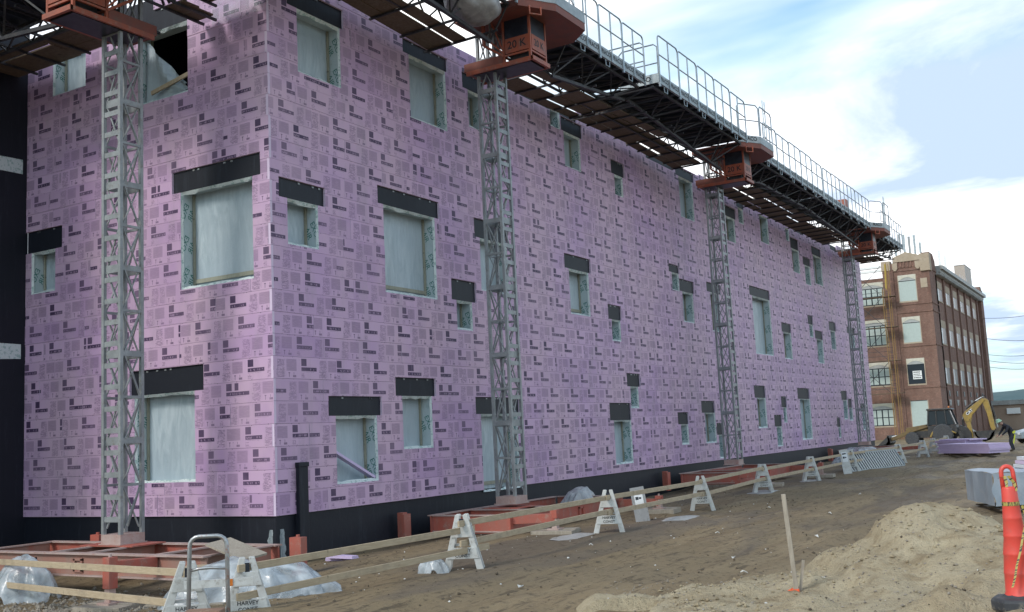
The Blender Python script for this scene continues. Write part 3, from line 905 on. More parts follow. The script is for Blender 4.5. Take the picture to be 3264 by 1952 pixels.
# ------------------------------------------------------------------ work platforms
def guard_mesh(w=1.46, h=1.06):
    mb = MB(); r = .021; c = .12
    pts = [(0,0,-.28),(0,0,h-c)]
    for k in range(1, 5):
        a = math.pi/2*k/4; pts.append((0, c-c*math.cos(a), h-c+c*math.sin(a)))
    pts += [(0, w-p[1], p[2]) for p in reversed(pts)]
    mb.tube(pts, r, 6); mb.tube([(0,0,.52),(0,w,.52)], r*.85, 6); mb.tube([(0,w/2,-.28),(0,w/2,h)], r, 6)
    for y in (0, w): mb.box((-.03, y-.03, -.36), (.012, y+.03, -.26))
    return mb.mesh('guardrail', M['rail'])
GUARD = {'full': guard_mesh(), 'end': guard_mesh(1.1)}
def bracket_mesh():
    mb = MB()
    mb.tube([(0,0,0),(0,.02,-.16),(0,.22,-.16),(0,.24,0)], .014, 6)
    return mb.mesh('loop_bracket', M['rail'])
BRK = bracket_mesh()
class Plat:
    """one platform carried by a mast; (u along the wall, v out from it, z up)"""
    def __init__(s, label, side, uc, dz):
        s.side = side; s.uc = uc; s.dz = dz; s.sgn = 1
        s.t = thing('work_platform', label, 'work platform', s.W(uc, 1.6, 10.0), 0, 'mast climbing work platforms')
        s.guards = []
    def W(s, u, v, z):
        z += s.dz
        return (v, u, z) if s.side == 'R' else (u, -v-.42, z)
    def bx(s, mb, a, b, mat=0):
        p, q = s.W(*a), s.W(*b); mb.box(p, q, mat)
    def br(s, mb, a, b, w, h, mat=0): mb.bar(s.W(*a), s.W(*b), w, h, mat)
    def drive(s, text=True):
        t, uc = s.t, s.uc
        f0, f1 = uc-.36, uc+.36
        # floor plate with its channel rim, housing posts, panels
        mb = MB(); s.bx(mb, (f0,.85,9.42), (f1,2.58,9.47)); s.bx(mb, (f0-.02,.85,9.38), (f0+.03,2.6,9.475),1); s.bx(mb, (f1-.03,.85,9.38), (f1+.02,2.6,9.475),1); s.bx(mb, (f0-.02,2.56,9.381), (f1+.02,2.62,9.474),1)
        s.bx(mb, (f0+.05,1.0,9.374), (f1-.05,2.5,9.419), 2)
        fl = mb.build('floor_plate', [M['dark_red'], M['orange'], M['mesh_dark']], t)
        mb = MB()
        for u in (f0+.02, f1-.02):
            for v in (1.86, 2.53): s.bx(mb, (u-.025, v-.025, 9.474), (u+.025, v+.025, 10.52))
        for v in (1.86, 2.53): s.bx(mb, (f0+.045, v-.02, 9.60), (f1-.045, v+.02, 9.64))
        for u in (f0+.02, f1-.02): s.bx(mb, (u-.02, 1.885, 9.60), (u+.02, 2.505, 9.64))
        mb.build('housing_frame', M['orange'], t)
        for nm, a, b in (('near', (f0+.0,1.9,9.66), (f0+.02,2.5,10.0)), ('far', (f1-.02,1.9,9.66), (f1,2.5,10.0)), ('out', (f0+.06,2.53,9.66), (f1-.06,2.56,10.0))):
            mb = MB(); s.bx(mb, a, b); pn = mb.build('housing_panel', M['orange'], t)
            if text and nm != 'far':
                if s.side == 'R':
                    if nm == 'near': lettering('20 K', .25, M['black_print'], pn, s.W(f0-.004, 2.2, 9.83), (1,0,0), (0,0,1), .003)
                    else: lettering('20 K', .22, M['black_print'], pn, s.W(uc, 2.564, 9.83), (0,1,0), (0,0,1), .003)
                elif nm == 'out': lettering('20 K', .25, M['black_print'], pn, s.W(uc, 2.564, 9.83), (1,0,0), (0,0,1), .003)
        mb = MB()
        s.bx(mb, (f0+.005,1.9,10.0), (f0+.015,2.5,10.5)); s.bx(mb, (f1-.015,1.9,10.0), (f1-.005,2.5,10.5)); s.bx(mb, (f0+.06,2.535,10.0), (f1-.06,2.545,10.5)); s.bx(mb, (f0+.06,1.86,9.66),(f1-.06,1.87,10.5))
        mb.build('guard_mesh', M['mesh_dark'], t)
        mb = MB(); s.bx(mb, (f0+.12,1.95,9.48), (f1-.15,2.40,10.2)); mb.build('motor', M['dark_steel'], t)
        # lower carriage and struts between truss pin and housing
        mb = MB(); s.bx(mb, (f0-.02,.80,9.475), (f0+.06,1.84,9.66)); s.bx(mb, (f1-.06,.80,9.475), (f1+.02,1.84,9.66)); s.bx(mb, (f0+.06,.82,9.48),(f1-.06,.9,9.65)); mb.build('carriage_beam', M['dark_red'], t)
        mb = MB()
        for e, sg in ((f0, -1), (f1, 1)):
            pin = (e+sg*.12, 1.42, 9.93)
            s.br(mb, pin, (e, 1.86, 9.62), .05, .05); s.br(mb, (e+sg*.12,1.42,10.16), (e, 1.86, 9.68), .035, .035); s.br(mb, (e+sg*.06,1.6,10.45), (e, 1.86, 9.72), .03, .03)
            s.br(mb, pin, (e+sg*.12, 1.42, 10.5), .06, .06)
        mb.build('pin_strut', M['orange'], t)
        # deck module above the mast with a chamfered front
        mb = MB(); v1 = 3.12
        pl = [(uc-.95,.95),(uc+1.75,.95),(uc+1.75,2.55),(uc+1.25,v1),(uc-.15,v1),(uc-.95,2.62)]
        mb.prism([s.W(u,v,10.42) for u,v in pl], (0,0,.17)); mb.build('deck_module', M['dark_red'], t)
        mb = MB()
        for (ua,va),(ub,vb) in (((uc-.95,2.62),(uc-.15,v1)),((uc-.15,v1),(uc+1.25,v1)),((uc+1.25,v1),(uc+1.75,2.55))):
            a, b = Vector(s.W(ua,va,10.71)), Vector(s.W(ub,vb,10.71)); mb.bar(a, b, .02, .24)
        tb = mb.build('toe_board', M['toe'], t)
        a, b = Vector(s.W(uc-.95,2.62,10.72)), Vector(s.W(uc-.15,v1,10.72)); m = (a+b)/2
        if s.side == 'R': d = (b-a).normalized(); nn = Vector((d.y,-d.x,0)); lettering('FRACO', .19, M['black_print'], tb, m+nn*.013, d, (0,0,1), .006)
        mb = MB(); ax = (uc-.62, 2.84); ua = Vector((.8,.5)).normalized()
        e = [s.W(ax[0]+ua.x*k, ax[1]+ua.y*k+.02, 10.42-zq) for k, zq in ((-.14,-.02),(-.14,.16),(.14,.16),(.14,-.02))]
        mb.tube(e, .022, 6); mb.build('handle', M['orange'], t)
        # guardrails round the module: two panels
        for (ua_, va_), (ub_, vb_) in (((uc-.93,2.62),(uc-.15,v1-.02)),((uc-.1,v1),(uc+1.2,v1))):
            a, b = Vector(s.W(ua_,va_,10.86)), Vector(s.W(ub_,vb_,10.86)); d = b-a; L = d.length
            mb = MB(); h = 1.05
            pts = [a, a+Vector((0,0,h-.1))]+[a+d.normalized()*.1+Vector((0,0,h)), b-d.normalized()*.1+Vector((0,0,h)), b+Vector((0,0,h-.1)), b]
            mb.tube(pts, .021, 6); mb.tube([a+Vector((0,0,.5)), b+Vector((0,0,.5))], .018, 6); mb.build('guardrail', M['rail'], t)
        mb = MB()
        for k in range(7):
            for u in (uc+.75, uc+.95): pass
            s.br(mb, (uc+.75, v1-.12, 10.6+.25*k), (uc+.98, v1-.12, 10.6+.25*k+(.12 if k % 2 else -.12)), .02, .02)
        for u in (uc+.75, uc+.98): s.br(mb, (u, v1-.12, 10.5), (u, v1-.12, 12.35), .03, .03)
        mb.build('ladder_frame', M['rail'], t)
    def planks_only(s, u0, u1, z, v0, v1):
        for u in (u0+.05, u1-.05):
            mb = MB(); s.br(mb, (u, v0-.12, z-.04), (u, 2.0, z), .045, .045); mb.build('outrigger_pipe', M['dark_steel'], s.t)
        m = 2
        for i in range(m):
            a = v0+(v1-v0)*i/m; b = v0+(v1-v0)*(i+1)/m-.02
            mb = MB(); s.bx(mb, (u0,a,z), (u1+.06*i,b,z+.035)); mb.build('plank', M['ply'], s.t)
        mb = MB()
        for k in range(3): s.br(mb, (u0+k*(u1-u0)/3, v1, z+.05), (u0+(k+1)*(u1-u0)/3, v1+.4, z+.5), .04, .04)
        mb.build('truss_lattice', M['dark_steel'], s.t)
    def cabinet(s, u, v, w=.55, d=.5, h=.95):
        mb = MB(); s.bx(mb, (u,v,10.62), (u+d,v+w,10.62+h)); s.bx(mb, (u-.01,v+.06,10.75), (u+.0,v+w-.06,10.5+h),1)
        mb.build('control_cabinet', [M['orange'], M['red']], s.t, bevel=.015)
    def bridge(s, u0, u1, vout, chord, plank_z, planks=True, vin=.98):
        """deck, toe boards, truss and guardrails from u0 to u1; chord = [(u, z)] of the bottom chord"""
        t = s.t
        def cz(u):
            for (a, za), (b, zb) in zip(chord, chord[1:]):
                if a <= u <= b: return za+(zb-za)*(u-a)/(b-a)
            return chord[0][1] if u < chord[0][0] else chord[-1][1]
        VC = 1.9
        n = max(1, round((u1-u0)/1.5)); w = (u1-u0)/n
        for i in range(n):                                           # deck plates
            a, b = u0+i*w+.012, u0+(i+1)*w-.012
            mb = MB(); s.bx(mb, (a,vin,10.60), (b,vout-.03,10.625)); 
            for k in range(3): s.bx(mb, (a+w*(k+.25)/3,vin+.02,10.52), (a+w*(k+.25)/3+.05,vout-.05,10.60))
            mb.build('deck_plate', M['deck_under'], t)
            mb = MB(); s.bx(mb, (a-.008,vout-.025,10.57), (b+.008,vout,10.82)); s.bx(mb, (a-.008,vout-.05,10.545), (b+.008,vout+.012,10.57))
            tb = mb.build('toe_board', M['toe'], t)
            if s.side == 'R':
                for k in range(2): lettering('FRACO', .17, M['black_print'], tb, s.W(a+w*(.25+.5*k), vout+.003, 10.695), (0,1,0), (0,0,1), .005)
            link('loop_bracket', BRK, t, Vector(s.W(a+.35, vout-.02, 10.55))-Vector(t['wloc'])) if s.side == 'R' else None
            # guardrail panel
            gd = link('guardrail', GUARD['full'], t)
            gd.matrix_local = Matrix.Translation(Vector(s.W(a+.0, vout+.02, 10.82))-Vector(t['wloc'])) @ (Matrix.Identity(4) if s.side == 'R' else Matrix.Rotation(-math.pi/2, 4, 'Z')) @ Matrix.Diagonal((1, (w-.03)/1.46, rb.uniform(.97,1.03), 1))
            gd.rotation_euler.x += rb.uniform(-.012, .012)
        # chords
        mb = MB()
        pts = [(u0, cz(u0))]+[c for c in chord if u0 < c[0] < u1]+[(u1, cz(u1))]
        for (a, za), (b, zb) in zip(pts, pts[1:]): s.br(mb, (a,VC,za), (b,VC,zb), .075, .075)
        mb.build('bottom_chord', M['dark_steel'], t)
        mb = MB(); VI = vin+.1; VO = vout-.22
        for v in (VI, VO): s.br(mb, (u0,v,10.49), (u1,v,10.49), .07, .06)
        mb.build('top_chord', M['dark_steel'], t)
        n2 = max(2, round((u1-u0)/.78)); w2 = (u1-u0)/n2
        mb = MB()
        for i in range(n2+1):
            u = u0+i*w2; c = (u, VC, cz(u))
            if i % 2 == 0:
                for v in (VI, VO):
                    if i < n2: s.br(mb, c, (min(u+w2, u1), v, 10.49), .036, .036)
                    if i > 0: s.br(mb, c, (u-w2, v, 10.49), .036, .036)
                s.br(mb, c, (u, VO, 10.49), .03, .03); s.br(mb, c, (u, VI, 10.49), .03, .03)
            s.br(mb, (u,VI,10.46), (u,VO,10.46), .05, .04)
            if i < n2:
                s.br(mb, (u, VI, 10.47), (u+w2, VO, 10.47), .025, .025)
                # inner lattice down to the plank outriggers
                s.br(mb, (u, VI, 10.47), (u+w2*.5, VI-.05, 10.12), .03, .03); s.br(mb, (u+w2*.5, VI-.05, 10.12), (u+w2, VI, 10.47), .03, .03)
        mb.build('truss_lattice', M['dark_steel'], t)
        mb = MB(); s.br(mb, (u0,VI-.05,10.1), (u1,VI-.05,10.1), .05, .05); mb.build('inner_chord', M['dark_steel'], t)
        if not planks: return
        # outrigger pipes and the plywood planks by the wall
        m = max(1, round((u1-u0)/.95))
        for i in range(m+1):
            u = u0+(u1-u0)*i/m+rb.uniform(-.08,.08); z = plank_z(u)-.035
            mb = MB(); s.br(mb, (u, (.10 if s.side == 'R' else -.32)+rb.uniform(-.03,.15), z), (u, VC+.2, z+.03), .045, .045); mb.build('outrigger_pipe', M['dark_steel'], t)
        m = max(1, round((u1-u0)/2.0)); w3 = (u1-u0)/m
        for i in range(m):
            for v0, v1 in ((.20,.52),(.54,.88),(.90,1.22),(1.26,1.56)) if s.side == 'R' else ((-.20,.16),(.18,.54),(.56,.9)):
                if v0 > .85 and rb.random() < (.22 if v0 < 1 else .6): continue
                a = u0+i*w3+rb.uniform(-.05,.05); b = a+w3+.03; e = rb.uniform(-.04,.05)
                mb = MB(); mb.bar(s.W(a, (v0+v1)/2+e, plank_z(a)+.012+rb.uniform(0,.02)), s.W(b, (v0+v1)/2+e, plank_z(b)+.012+rb.uniform(0,.02)), v1-v0, .03)
                mb.build('plank', M['ply'], t)
P1 = Plat('dark work platform above the left mast, over the shorter facade', 'L', -1.95, -.65)
P1.drive()
P1.bridge(-9.5, -2.9, 2.62, [(-9.5,10.25),(-2.9,9.68)], lambda u: 10.24)
P1.bridge(-.20, .85, 2.55, [(-.2,9.7),(.85,9.85)], lambda u: 10.3)
P1.planks_only(-1.66, -1.22, 10.13, -.25, .55)
P1.planks_only(-1.15, -.35, 10.32, -.1, .55)
P2 = Plat('nearest work platform on the long facade, with an orange box marked 20 K', 'R', 5.85, 0)
P2.drive()
pz2 = lambda u: 9.92+.03*max(0, u-6) if u > 5.9 else 9.92+.05*(5.9-u)
P2.bridge(-1.2, 4.85, 2.62, [(-1.2,10.2),(5.3,9.72)], pz2)
P2.bridge(7.62, 11.75, 2.56, [(6.4,9.62),(11.75,10.22)], pz2)
P3 = Plat('work platform at the middle of the long facade, on the mast behind the barricades', 'R', 20.2, 0)
P3.drive()
pz3 = lambda u: 10.16-.02*abs(u-15) if u < 20 else 10.05
P3.bridge(11.95, 19.2, 2.90, [(11.95,10.30),(19.6,9.74)], pz3)
P3.bridge(21.98, 29.9, 2.62, [(20.8,9.70),(23.5,10.10),(29.9,10.16)], pz3)
P3.cabinet(18.1, 1.4)
P4 = Plat('work platform at the far end of the long facade with overhanging deck end', 'R', 39.7, 0)
P4.drive()
pz4 = lambda u: 10.05
P4.bridge(30.05, 38.7, 2.62, [(30.05,10.16),(39.5,9.74)], pz4)
P4.bridge(41.48, 46.9, 2.58, [(40.7,9.75),(46.9,10.10)], pz4)
P4.cabinet(36.3, 1.5, w=.6, h=1.05)
# end rails across the decks at mid span
for pf, u, v0 in ((P2, 11.7, 1.45), (P3, 12.05, 1.7)):
    mb = MB(); a, b = Vector(pf.W(u,v0,10.62)), Vector(pf.W(u,v0+1.15,10.62)); h = Vector((0,0,1.08)); e = (b-a).normalized()*.1
    mb.tube([a, a+h*.92, a+h+e, b+h-e, b+h*.92, b], .021, 6); mb.tube([a+h*.5, b+h*.5], .018, 6)
    mb.build('guardrail', M['rail'], pf.t)
mb = MB(); P3.bx(mb, (11.94,1.75,10.57), (11.965,2.90,10.83)); tb = mb.build('toe_board', M['toe'], P3.t)
lettering('FRACO', .19, M['black_print'], tb, P3.W(11.936, 2.35, 10.70), (1,0,0), (0,0,1), .006)
# translucent bag hanging in the truss left of the nearest drive box
bm = bmesh.new(); bmesh.ops.create_icosphere(bm, subdivisions=4, radius=1.0)
for v in bm.verts:
    c = v.co; k = 1+.28*(fbm(c.x*2+5, c.y*2+c.z, 4)-.5)+.14*(fbm(c.x*6, c.z*6+c.y*3, 8)-.5)
    v.co = Vector((c.x*.55*k, c.y*.75*k, c.z*.34*k*(1.25 if c.z < 0 else .9)))
me = bpy.data.meshes.new('plastic_bundle'); bm.to_mesh(me); bm.free(); me.polygons.foreach_set('use_smooth', [True]*len(me.polygons))
def poly(name, col, col2, rough=.25, alpha=None):
    k = NM(name); v = k.pos(); f = k.noise(v, 3.2, 4, .55, 1.0)
    k.p(Base_Color=k.mix(k.ramp(f, [(.38,0.0),(.64,1.0)]), col, col2), Roughness=rough)
    k.b.inputs['Specular IOR Level'].default_value = .6
    w1 = k.noise(k.map(v, (1.0,1.0,1.6), rot=(.4,.3,.5)), 5, 3, .5, 2.2); rdg = k.math('ABSOLUTE', k.math('SUBTRACT', w1, .5))
    k.bump(k.math('ADD', k.math('MULTIPLY', rdg, -1.3), k.math('MULTIPLY', k.noise(v, 16, 2, .5, 1.5), .14)), .20, .04)
    if alpha:
        tr = k.n('ShaderNodeBsdfTransparent'); ms = k.n('ShaderNodeMixShader')
        k.t.links.new(k.ramp(f, [(.3, alpha[0]), (.7, alpha[1])]), ms.inputs[0]); k.t.links.new(tr.outputs[0], ms.inputs[1]); k.t.links.new(k.b.outputs[0], ms.inputs[2]); k.t.links.new(ms.outputs[0], k.out.inputs[0])
    return k.m
M['poly'] = poly('crumpled_poly_sheet', (.42,.48,.53), (.58,.64,.69), .2, (.38, .74))
M['poly_grey'] = poly('dusty_poly_sheet', (.22,.22,.23), (.36,.36,.37), .4)
M['tarp'] = worn('grey_blue_tarp', (.25,.30,.36), (.34,.39,.45), 1.6, .38, 0, dirt=(.30,.32,.34), bump=.2, fine=12)
me.materials.append(M['poly_grey'])
o = bpy.data.objects.new('plastic_bundle', me); COL.objects.link(o); o.location = (2.0, 4.05, 10.32)
tag(o, 'translucent plastic bundle hanging in the truss left of the nearest orange drive box', 'plastic bundle')
# ------------------------------------------------------------------ barricades
def aframe_parts(t, h, w, text=True, mat='white_paint', tw=.10):
    """A-shaped barricade end in its local XZ plane, front towards -Y"""
    top = .055; bw = w/2
    k = h/1.0
    def xat(z): return bw+(top-bw)*z/h        # centre line of a leg at height z
    for s_ in (-1, 1):
        mb = MB()
        pl = [(s_*(xat(0)+tw*.55), -.02, 0), (s_*(xat(0)-tw*.5), -.02, 0), (s_*(xat(h)-.035), -.02, h-.01), (s_*(xat(h)-.02), -.02, h), (s_*(xat(h)+.035), -.02, h)]
        if s_ < 0: pl = pl[::-1]
        mb.prism(pl, (0,.045,0)); mb.build('leg', M[mat], t, world=False, bevel=.006)
        mb = MB(); q = [(p[0], .13, p[2]) for p in pl]; mb.prism(q, (0,.045,0)); mb.build('rear_leg', M[mat], t, world=False, bevel=.006)
    def plate(z0, z1, y):
        mb = MB(); e = .03
        mb.prism([(-(xat(z0)+e), y, z0), (xat(z0)+e, y, z0), (xat(z1)+e, y, z1), (-(xat(z1)+e), y, z1)], (0,.012,0)); return mb
    up = plate(h*.60, h*.80, -.034); up.build('upper_plate', M[mat], t, world=False, bevel=.004)
    lo = plate(h*.22, h*.42, -.034).build('text_plate', M[mat], t, world=False, bevel=.004)
    if text:
        for s_, z in (('HARVEY', h*.365), ('CONST', h*.275)):
            link('lettering', text_mesh(s_, h*.082, M['black_print'], .0008), lo, mw=frame_mw((0,-.0375,z), (1,0,0), (0,0,1)))
    mb = MB(); mb.box((-xat(h*.5)-.02, .026, h*.44), (xat(h*.5)+.02, .128, h*.475)); mb.build('spacer', M[mat], t, world=False)
    mb = MB(); mb.box((-.028, -.032, h*.80), (.028, -.021, h*.93)); mb.build('slot_liner', M['mesh_dark'], t, world=False)
def barricade(label, x, y, h=.84, w=.50, rot=0.0, z=None, text=True, tw=.10):
    z = (ground_h(x, y) if z is None else z)-.015
    t = thing('barricade', label, 'barricade', (x, y, z), rot, 'white A shaped barricades along the pink building')
    aframe_parts(t, h, w, text, tw=tw); t.rotation_euler = (rb.uniform(-.035,.035), rb.uniform(-.03,.03), rot); return t
ROT = .50
barricade('white HARVEY CONST barricade behind the left upright of the hand truck', 3.18, -4.84, .85, .60, .84, -.96, tw=.13)
barricade('white HARVEY CONST barricade at the right side of the hand truck', 3.66, -4.30, .85, .56, .80, -.96, tw=.12)
PX = [(4.45,-.75), (4.35,4.35), (4.15,9.75), (3.85,15.3), (3.65,21.0), (3.65,26.5), (4.05,33.3), (4.0,39.2), (3.85,43.2), (3.8,47.6)]
LB = ['white barricade with a plastic scrap at its foot, right of the plastic heap', 'white barricade just left of the leaning grey sign board', 'white barricade right of the leaning sign board, near the timber pad',
 'white barricade with snow at its feet, before the middle mast', 'white barricade right of the middle mast, with its red base frame behind', 'white barricade left of the slatted metal rack, beside a leaning placard',
 'white barricade behind the right end of the slatted rack', 'white barricade second beyond the slatted rack', 'white barricade third beyond the slatted rack, near the stacked pink foam', 'farthest white barricade, at the left end of the stacked pink foam']
for (x, y), l in zip(PX, LB): barricade(l, x, y, .82, .50, ROT+rb.uniform(-.1,.1), text=y < 30)
# lumber rails carried by the barricades
def rail(label, a, b, w=.035, h=.09, sag=0.0, group='lumber rails carried by the barricades'):
    a, b = Vector(a), Vector(b); d = b-a; L = d.length
    mb = MB(); n = 4
    for i in range(n): pass
    mb.box((-h/2, -w/2, 0), (h/2, w/2, L))
    me = mb.mesh('barricade_rail', M['lumber'])
    o = bpy.data.objects.new('barricade_rail', me); COL.objects.link(o)
    zq = d.normalized(); xq = Vector((0,0,1)); xq = (xq-zq*xq.dot(zq)).normalized(); yq = zq.cross(xq)
    o.matrix_world = Matrix(((xq.x,yq.x,zq.x,a.x),(xq.y,yq.y,zq.y,a.y),(xq.z,yq.z,zq.z,a.z),(0,0,0,1)))
    bv = o.modifiers.new('bevel','BEVEL'); bv.width = .004; bv.segments = 1
    tag(o, label, 'lumber rail', group); return o
rail('upper lumber rail running left from the hand truck to the picture edge', (3.12,-4.84,-.245), (-5.6,-2.75,-.49))
rail('lower lumber rail running left from the hand truck to the picture edge', (3.02,-4.92,-.595), (-5.6,-2.75,-.83))
rail('weathered upper rail from the hand truck to the barricade beyond the plastic heap', (3.62,-4.42,-.245), (4.50,-.50,-.14))
rail('weathered lower rail from the hand truck over the plastic heap', (3.66,-4.48,-.575), (4.62,-.3,-.42))
for i in range(len(PX)-1):
    (x0,y0),(x1,y1) = PX[i], PX[i+1]
    nm = ['first','second','third','fourth','fifth','sixth','seventh','eighth','ninth'][i]
    where = ['in front of the bright red base frame', 'crossed by the leaning grey sign board', 'left of the middle mast, over the timber pad', 'in front of the middle red base frame', 'right of the middle mast', 'behind the slatted metal rack', 'just beyond the slatted rack', 'near the far base frame', 'beside the stacked pink foam'][i]
    for hh, nm2, dx in ((.68, 'upper', .04), (.39, 'lower', .06)):
        rail(f'{nm2} lumber rail {where}', (x0+dx, y0-.15, ground_h(x0,y0)+hh+rb.uniform(-.02,.02)), (x1+dx-.03, y1+.25, ground_h(x1,y1)+hh+rb.uniform(-.02,.02)))
# white cross rail with an amber reflector between the two nearest barricades
mb = MB(); mb.box((-.40,-.02,-.045), (.40,.02,.045)); 
o = mb.build('barricade_rail', M['white_paint']); o.location = (3.62,-4.72,-.37); o.rotation_euler = (0,0,.72); tag(o, 'short white rail with an amber reflector behind the hand truck', 'lumber rail', 'lumber rails carried by the barricades')
amber = flat('amber_reflector', (.55,.16,.02), .3)
mb = MB(); mb.box((.10,-.028,-.04), (.16,-.0205,.04)); mb.build('reflector', amber, o, world=False)
# leaning placards
def signface():
    k = NM('paper_notice'); uv = k.coord('UV'); sp = k.n('ShaderNodeSeparateXYZ', {0: k.coord('Object')})
    k.p(Base_Color=(.68,.70,.72), Roughness=.5); return k.m
M['paper'] = signface()
M['grey_ply'] = worn('grey_plywood_board', (.27,.275,.285), (.33,.335,.34), 4, .7, 0, dirt=(.12,.12,.13))
def placard(label, x, y, w, h, rz, lean, mat, roll):
    t = thing('sign_board', label, 'sign board', (x, y, ground_h(x,y)-.01), 0, 'boards with notices leaning on the rails')
    t.rotation_euler = (lean, roll, rz)
    mb = MB(); mb.box((-w/2,-.009,0), (w/2,.009,h)); mb.build('board', mat, t, world=False)
    mb = MB(); n = 6
    for i in range(n):
        f = lambda k: (-w*.30, -.012-.02*math.sin(k/n*3.0)*(k/n), h*.90-.40*h*k/n)
        a, b = f(i), f(i+1); mb.quad([(b[0],b[1],b[2]), (w*.32,b[1]-.01*(i+1)/n,b[2]-.01), (w*.32,a[1]-.01*i/n,a[2]-.01), (a[0],a[1],a[2])])
    nt = mb.build('notice', M['paper'], t, world=False)
    mb = MB(); mb.box((-w*.24,-.016,h*.80), (w*.24,-.0135,h*.86)); mb.box((-w*.22,-.034,h*.64), (-w*.02,-.032,h*.72)); mb.box((w*.02,-.034,h*.655), (w*.18,-.032,h*.70)); mb.build('print_block', M['mesh_dark'], nt, world=False)
    return t
placard('grey board with a torn white notice leaning on the rails', 3.92, 6.86, .30, .74, .48, -.16, M['grey_ply'], -.13)
placard('pale board with a small white notice leaning on a rail near the rack', 3.88, 24.9, .30, .88, .5, -.14, M['white_paint'], -.1)

# ------------------------------------------------------------------ hand truck in the foreground
M['tube'] = worn('worn_steel_tube', (.34,.36,.37), (.42,.43,.44), 7, .35, .6, dirt=(.34,.13,.08))
t = thing('hand_truck', 'steel hand truck standing before the two nearest barricades', 'hand truck', (6.08,-7.14,-.82), .54)
w, h = .165, 1.27
mb = MB(); c = .085
pts = [(-w-.02,-.03,0),(-w,0,h-c)]
for k in range(1, 5):
    a = math.pi/2*k/4; pts.append((-w+c-c*math.cos(a), 0, h-c+c*math.sin(a)))
pts += [(-p[0], p[1], p[2]) for p in reversed(pts)]
mb.tube(pts, .019, 10); mb.build('frame', M['tube'], t, smooth=True, world=False)
mb = MB(); mb.tube([(-w,0,.975),(-w*.5,-.0,.992),(0,0,.996),(w*.5,0,.992),(w,0,.985)], .013, 8); mb.build('crossbar', M['tube'], t, smooth=True, world=False)
mb = MB(); mb.tube([(-w,0,.42),(w,0,.42)], .013, 8); mb.build('crossbar', M['tube'], t, smooth=True, world=False)
mb = MB(); mb.box((-w-.03,-.25,0), (w+.03,0,.008)); mb.build('toe_plate', M['tube'], t, world=False)
for s_ in (-1, 1):
    mb = MB(); prof = [(.03,-.03),(.12,-.035),(.125,-.02),(.125,.02),(.12,.035),(.03,.03)]
    mb.lathe(prof, n=18); wl = mb.build('wheel', M['mesh_dark'], t, world=False); wl.location = (s_*(w+.05), .09, .125); wl.rotation_euler = (0, math.pi/2, 0)
cb = worn('soaked_cardboard', (.26,.15,.10), (.20,.12,.085), 6, .85, 0, dirt=(.36,.27,.2))
mb = MB(); mb.box((-.17,-.21,.01), (.155,-.022,.655)); o = mb.build('carton', cb, bevel=.01); o.matrix_world = Matrix.Translation((6.08,-7.14,-.82)) @ Matrix.Rotation(.54,4,'Z'); tag(o, 'brown wooden crate stood on the hand truck at the bottom edge', 'crate')

# ------------------------------------------------------------------ plastic heaps, lumber and scraps on the left
def heap(name, label, c, sx, sy, sz, mat, seed, rot=0.0, n=60, drape=1.0, cat='plastic sheeting'):
    mb = MB(); r_ = random.Random(seed)
    folds = [(r_.uniform(0, math.pi), r_.uniform(-.8, .8), r_.uniform(.05, .12), r_.uniform(.03, .07)) for _ in range(9)]
    for j in range(n+1):
        for i in range(n+1):
            u, v = i/n*2-1, j/n*2-1
            r = math.sqrt(u*u+v*v); an = math.atan2(v, u)
            edge = 1+.10*math.sin(3*an+seed)+.07*math.sin(5*an+2*seed)+.04*math.sin(11*an+seed)
            q = r/(.97*edge)
            hgt = max(0, 1-q**1.9)
            z = sz*(hgt**.8)*(.82+.40*fbm(u*.9+seed, v*.9, seed+5, 2))
            for a_, o_, w_, k_ in folds:             # long soft creases
                d_ = u*math.cos(a_)+v*math.sin(a_)-o_; z += k_*sz*math.exp(-(d_/w_)**2)*min(1, 2*hgt+.12)*(.4+.8*vnoise((v*math.cos(a_)-u*math.sin(a_))*2, a_*9, seed))
            z += .02+.02*math.sin(9*an+seed)*(1 if q > .7 else 0)
            if q > 1.0: z = .012-.10*(q-1)*4
            x, y = u*sx, v*sy
            xr, yr = x*math.cos(rot)-y*math.sin(rot), x*math.sin(rot)+y*math.cos(rot)
            mb.v.append((c[0]+xr, c[1]+yr, ground_h(c[0]+xr, c[1]+yr)+z))
    for j in range(n):
        for i in range(n): mb.f.append((j*(n+1)+i, j*(n+1)+i+1, (j+1)*(n+1)+i+1, (j+1)*(n+1)+i)); mb.m.append(0)
    o = mb.build(name, mat, smooth=True); tag(o, label, cat); return o
heap('plastic_sheeting', 'big translucent plastic heap behind the hand truck and barricades', (2.35,-3.35), .95, .62, .52, M['poly'], 3, .55)
heap('plastic_sheeting', 'clear plastic sheet spread right of the hand truck, under the rail', (3.05,-3.05), .60, .48, .42, M['poly'], 9, .7)
heap('plastic_sheeting', 'crumpled milky plastic trailing under the lower rail', (3.35,-2.98), .50, .30, .20, M['poly'], 21, .9)
heap('plastic_sheeting', 'bluish plastic bag heap at the left picture edge', (-2.35,-3.25), .62, .45, .62, M['poly'], 33, .2)
heap('plastic_sheeting', 'translucent plastic lying on the red beam right of the nearest mast', (1.35,8.9), .35, 1.0, .62, M['poly_grey'], 41)
heap('plastic_sheeting', 'plastic sheet heap against the wall before the far mast', (2.35,34.0), 1.2, 2.6, .75, M['poly'], 55, .0)
heap('plastic_sheeting', 'small plastic scrap at the left foot of a barricade', (4.10,-1.0), .24, .16, .22, M['poly'], 61, .3)
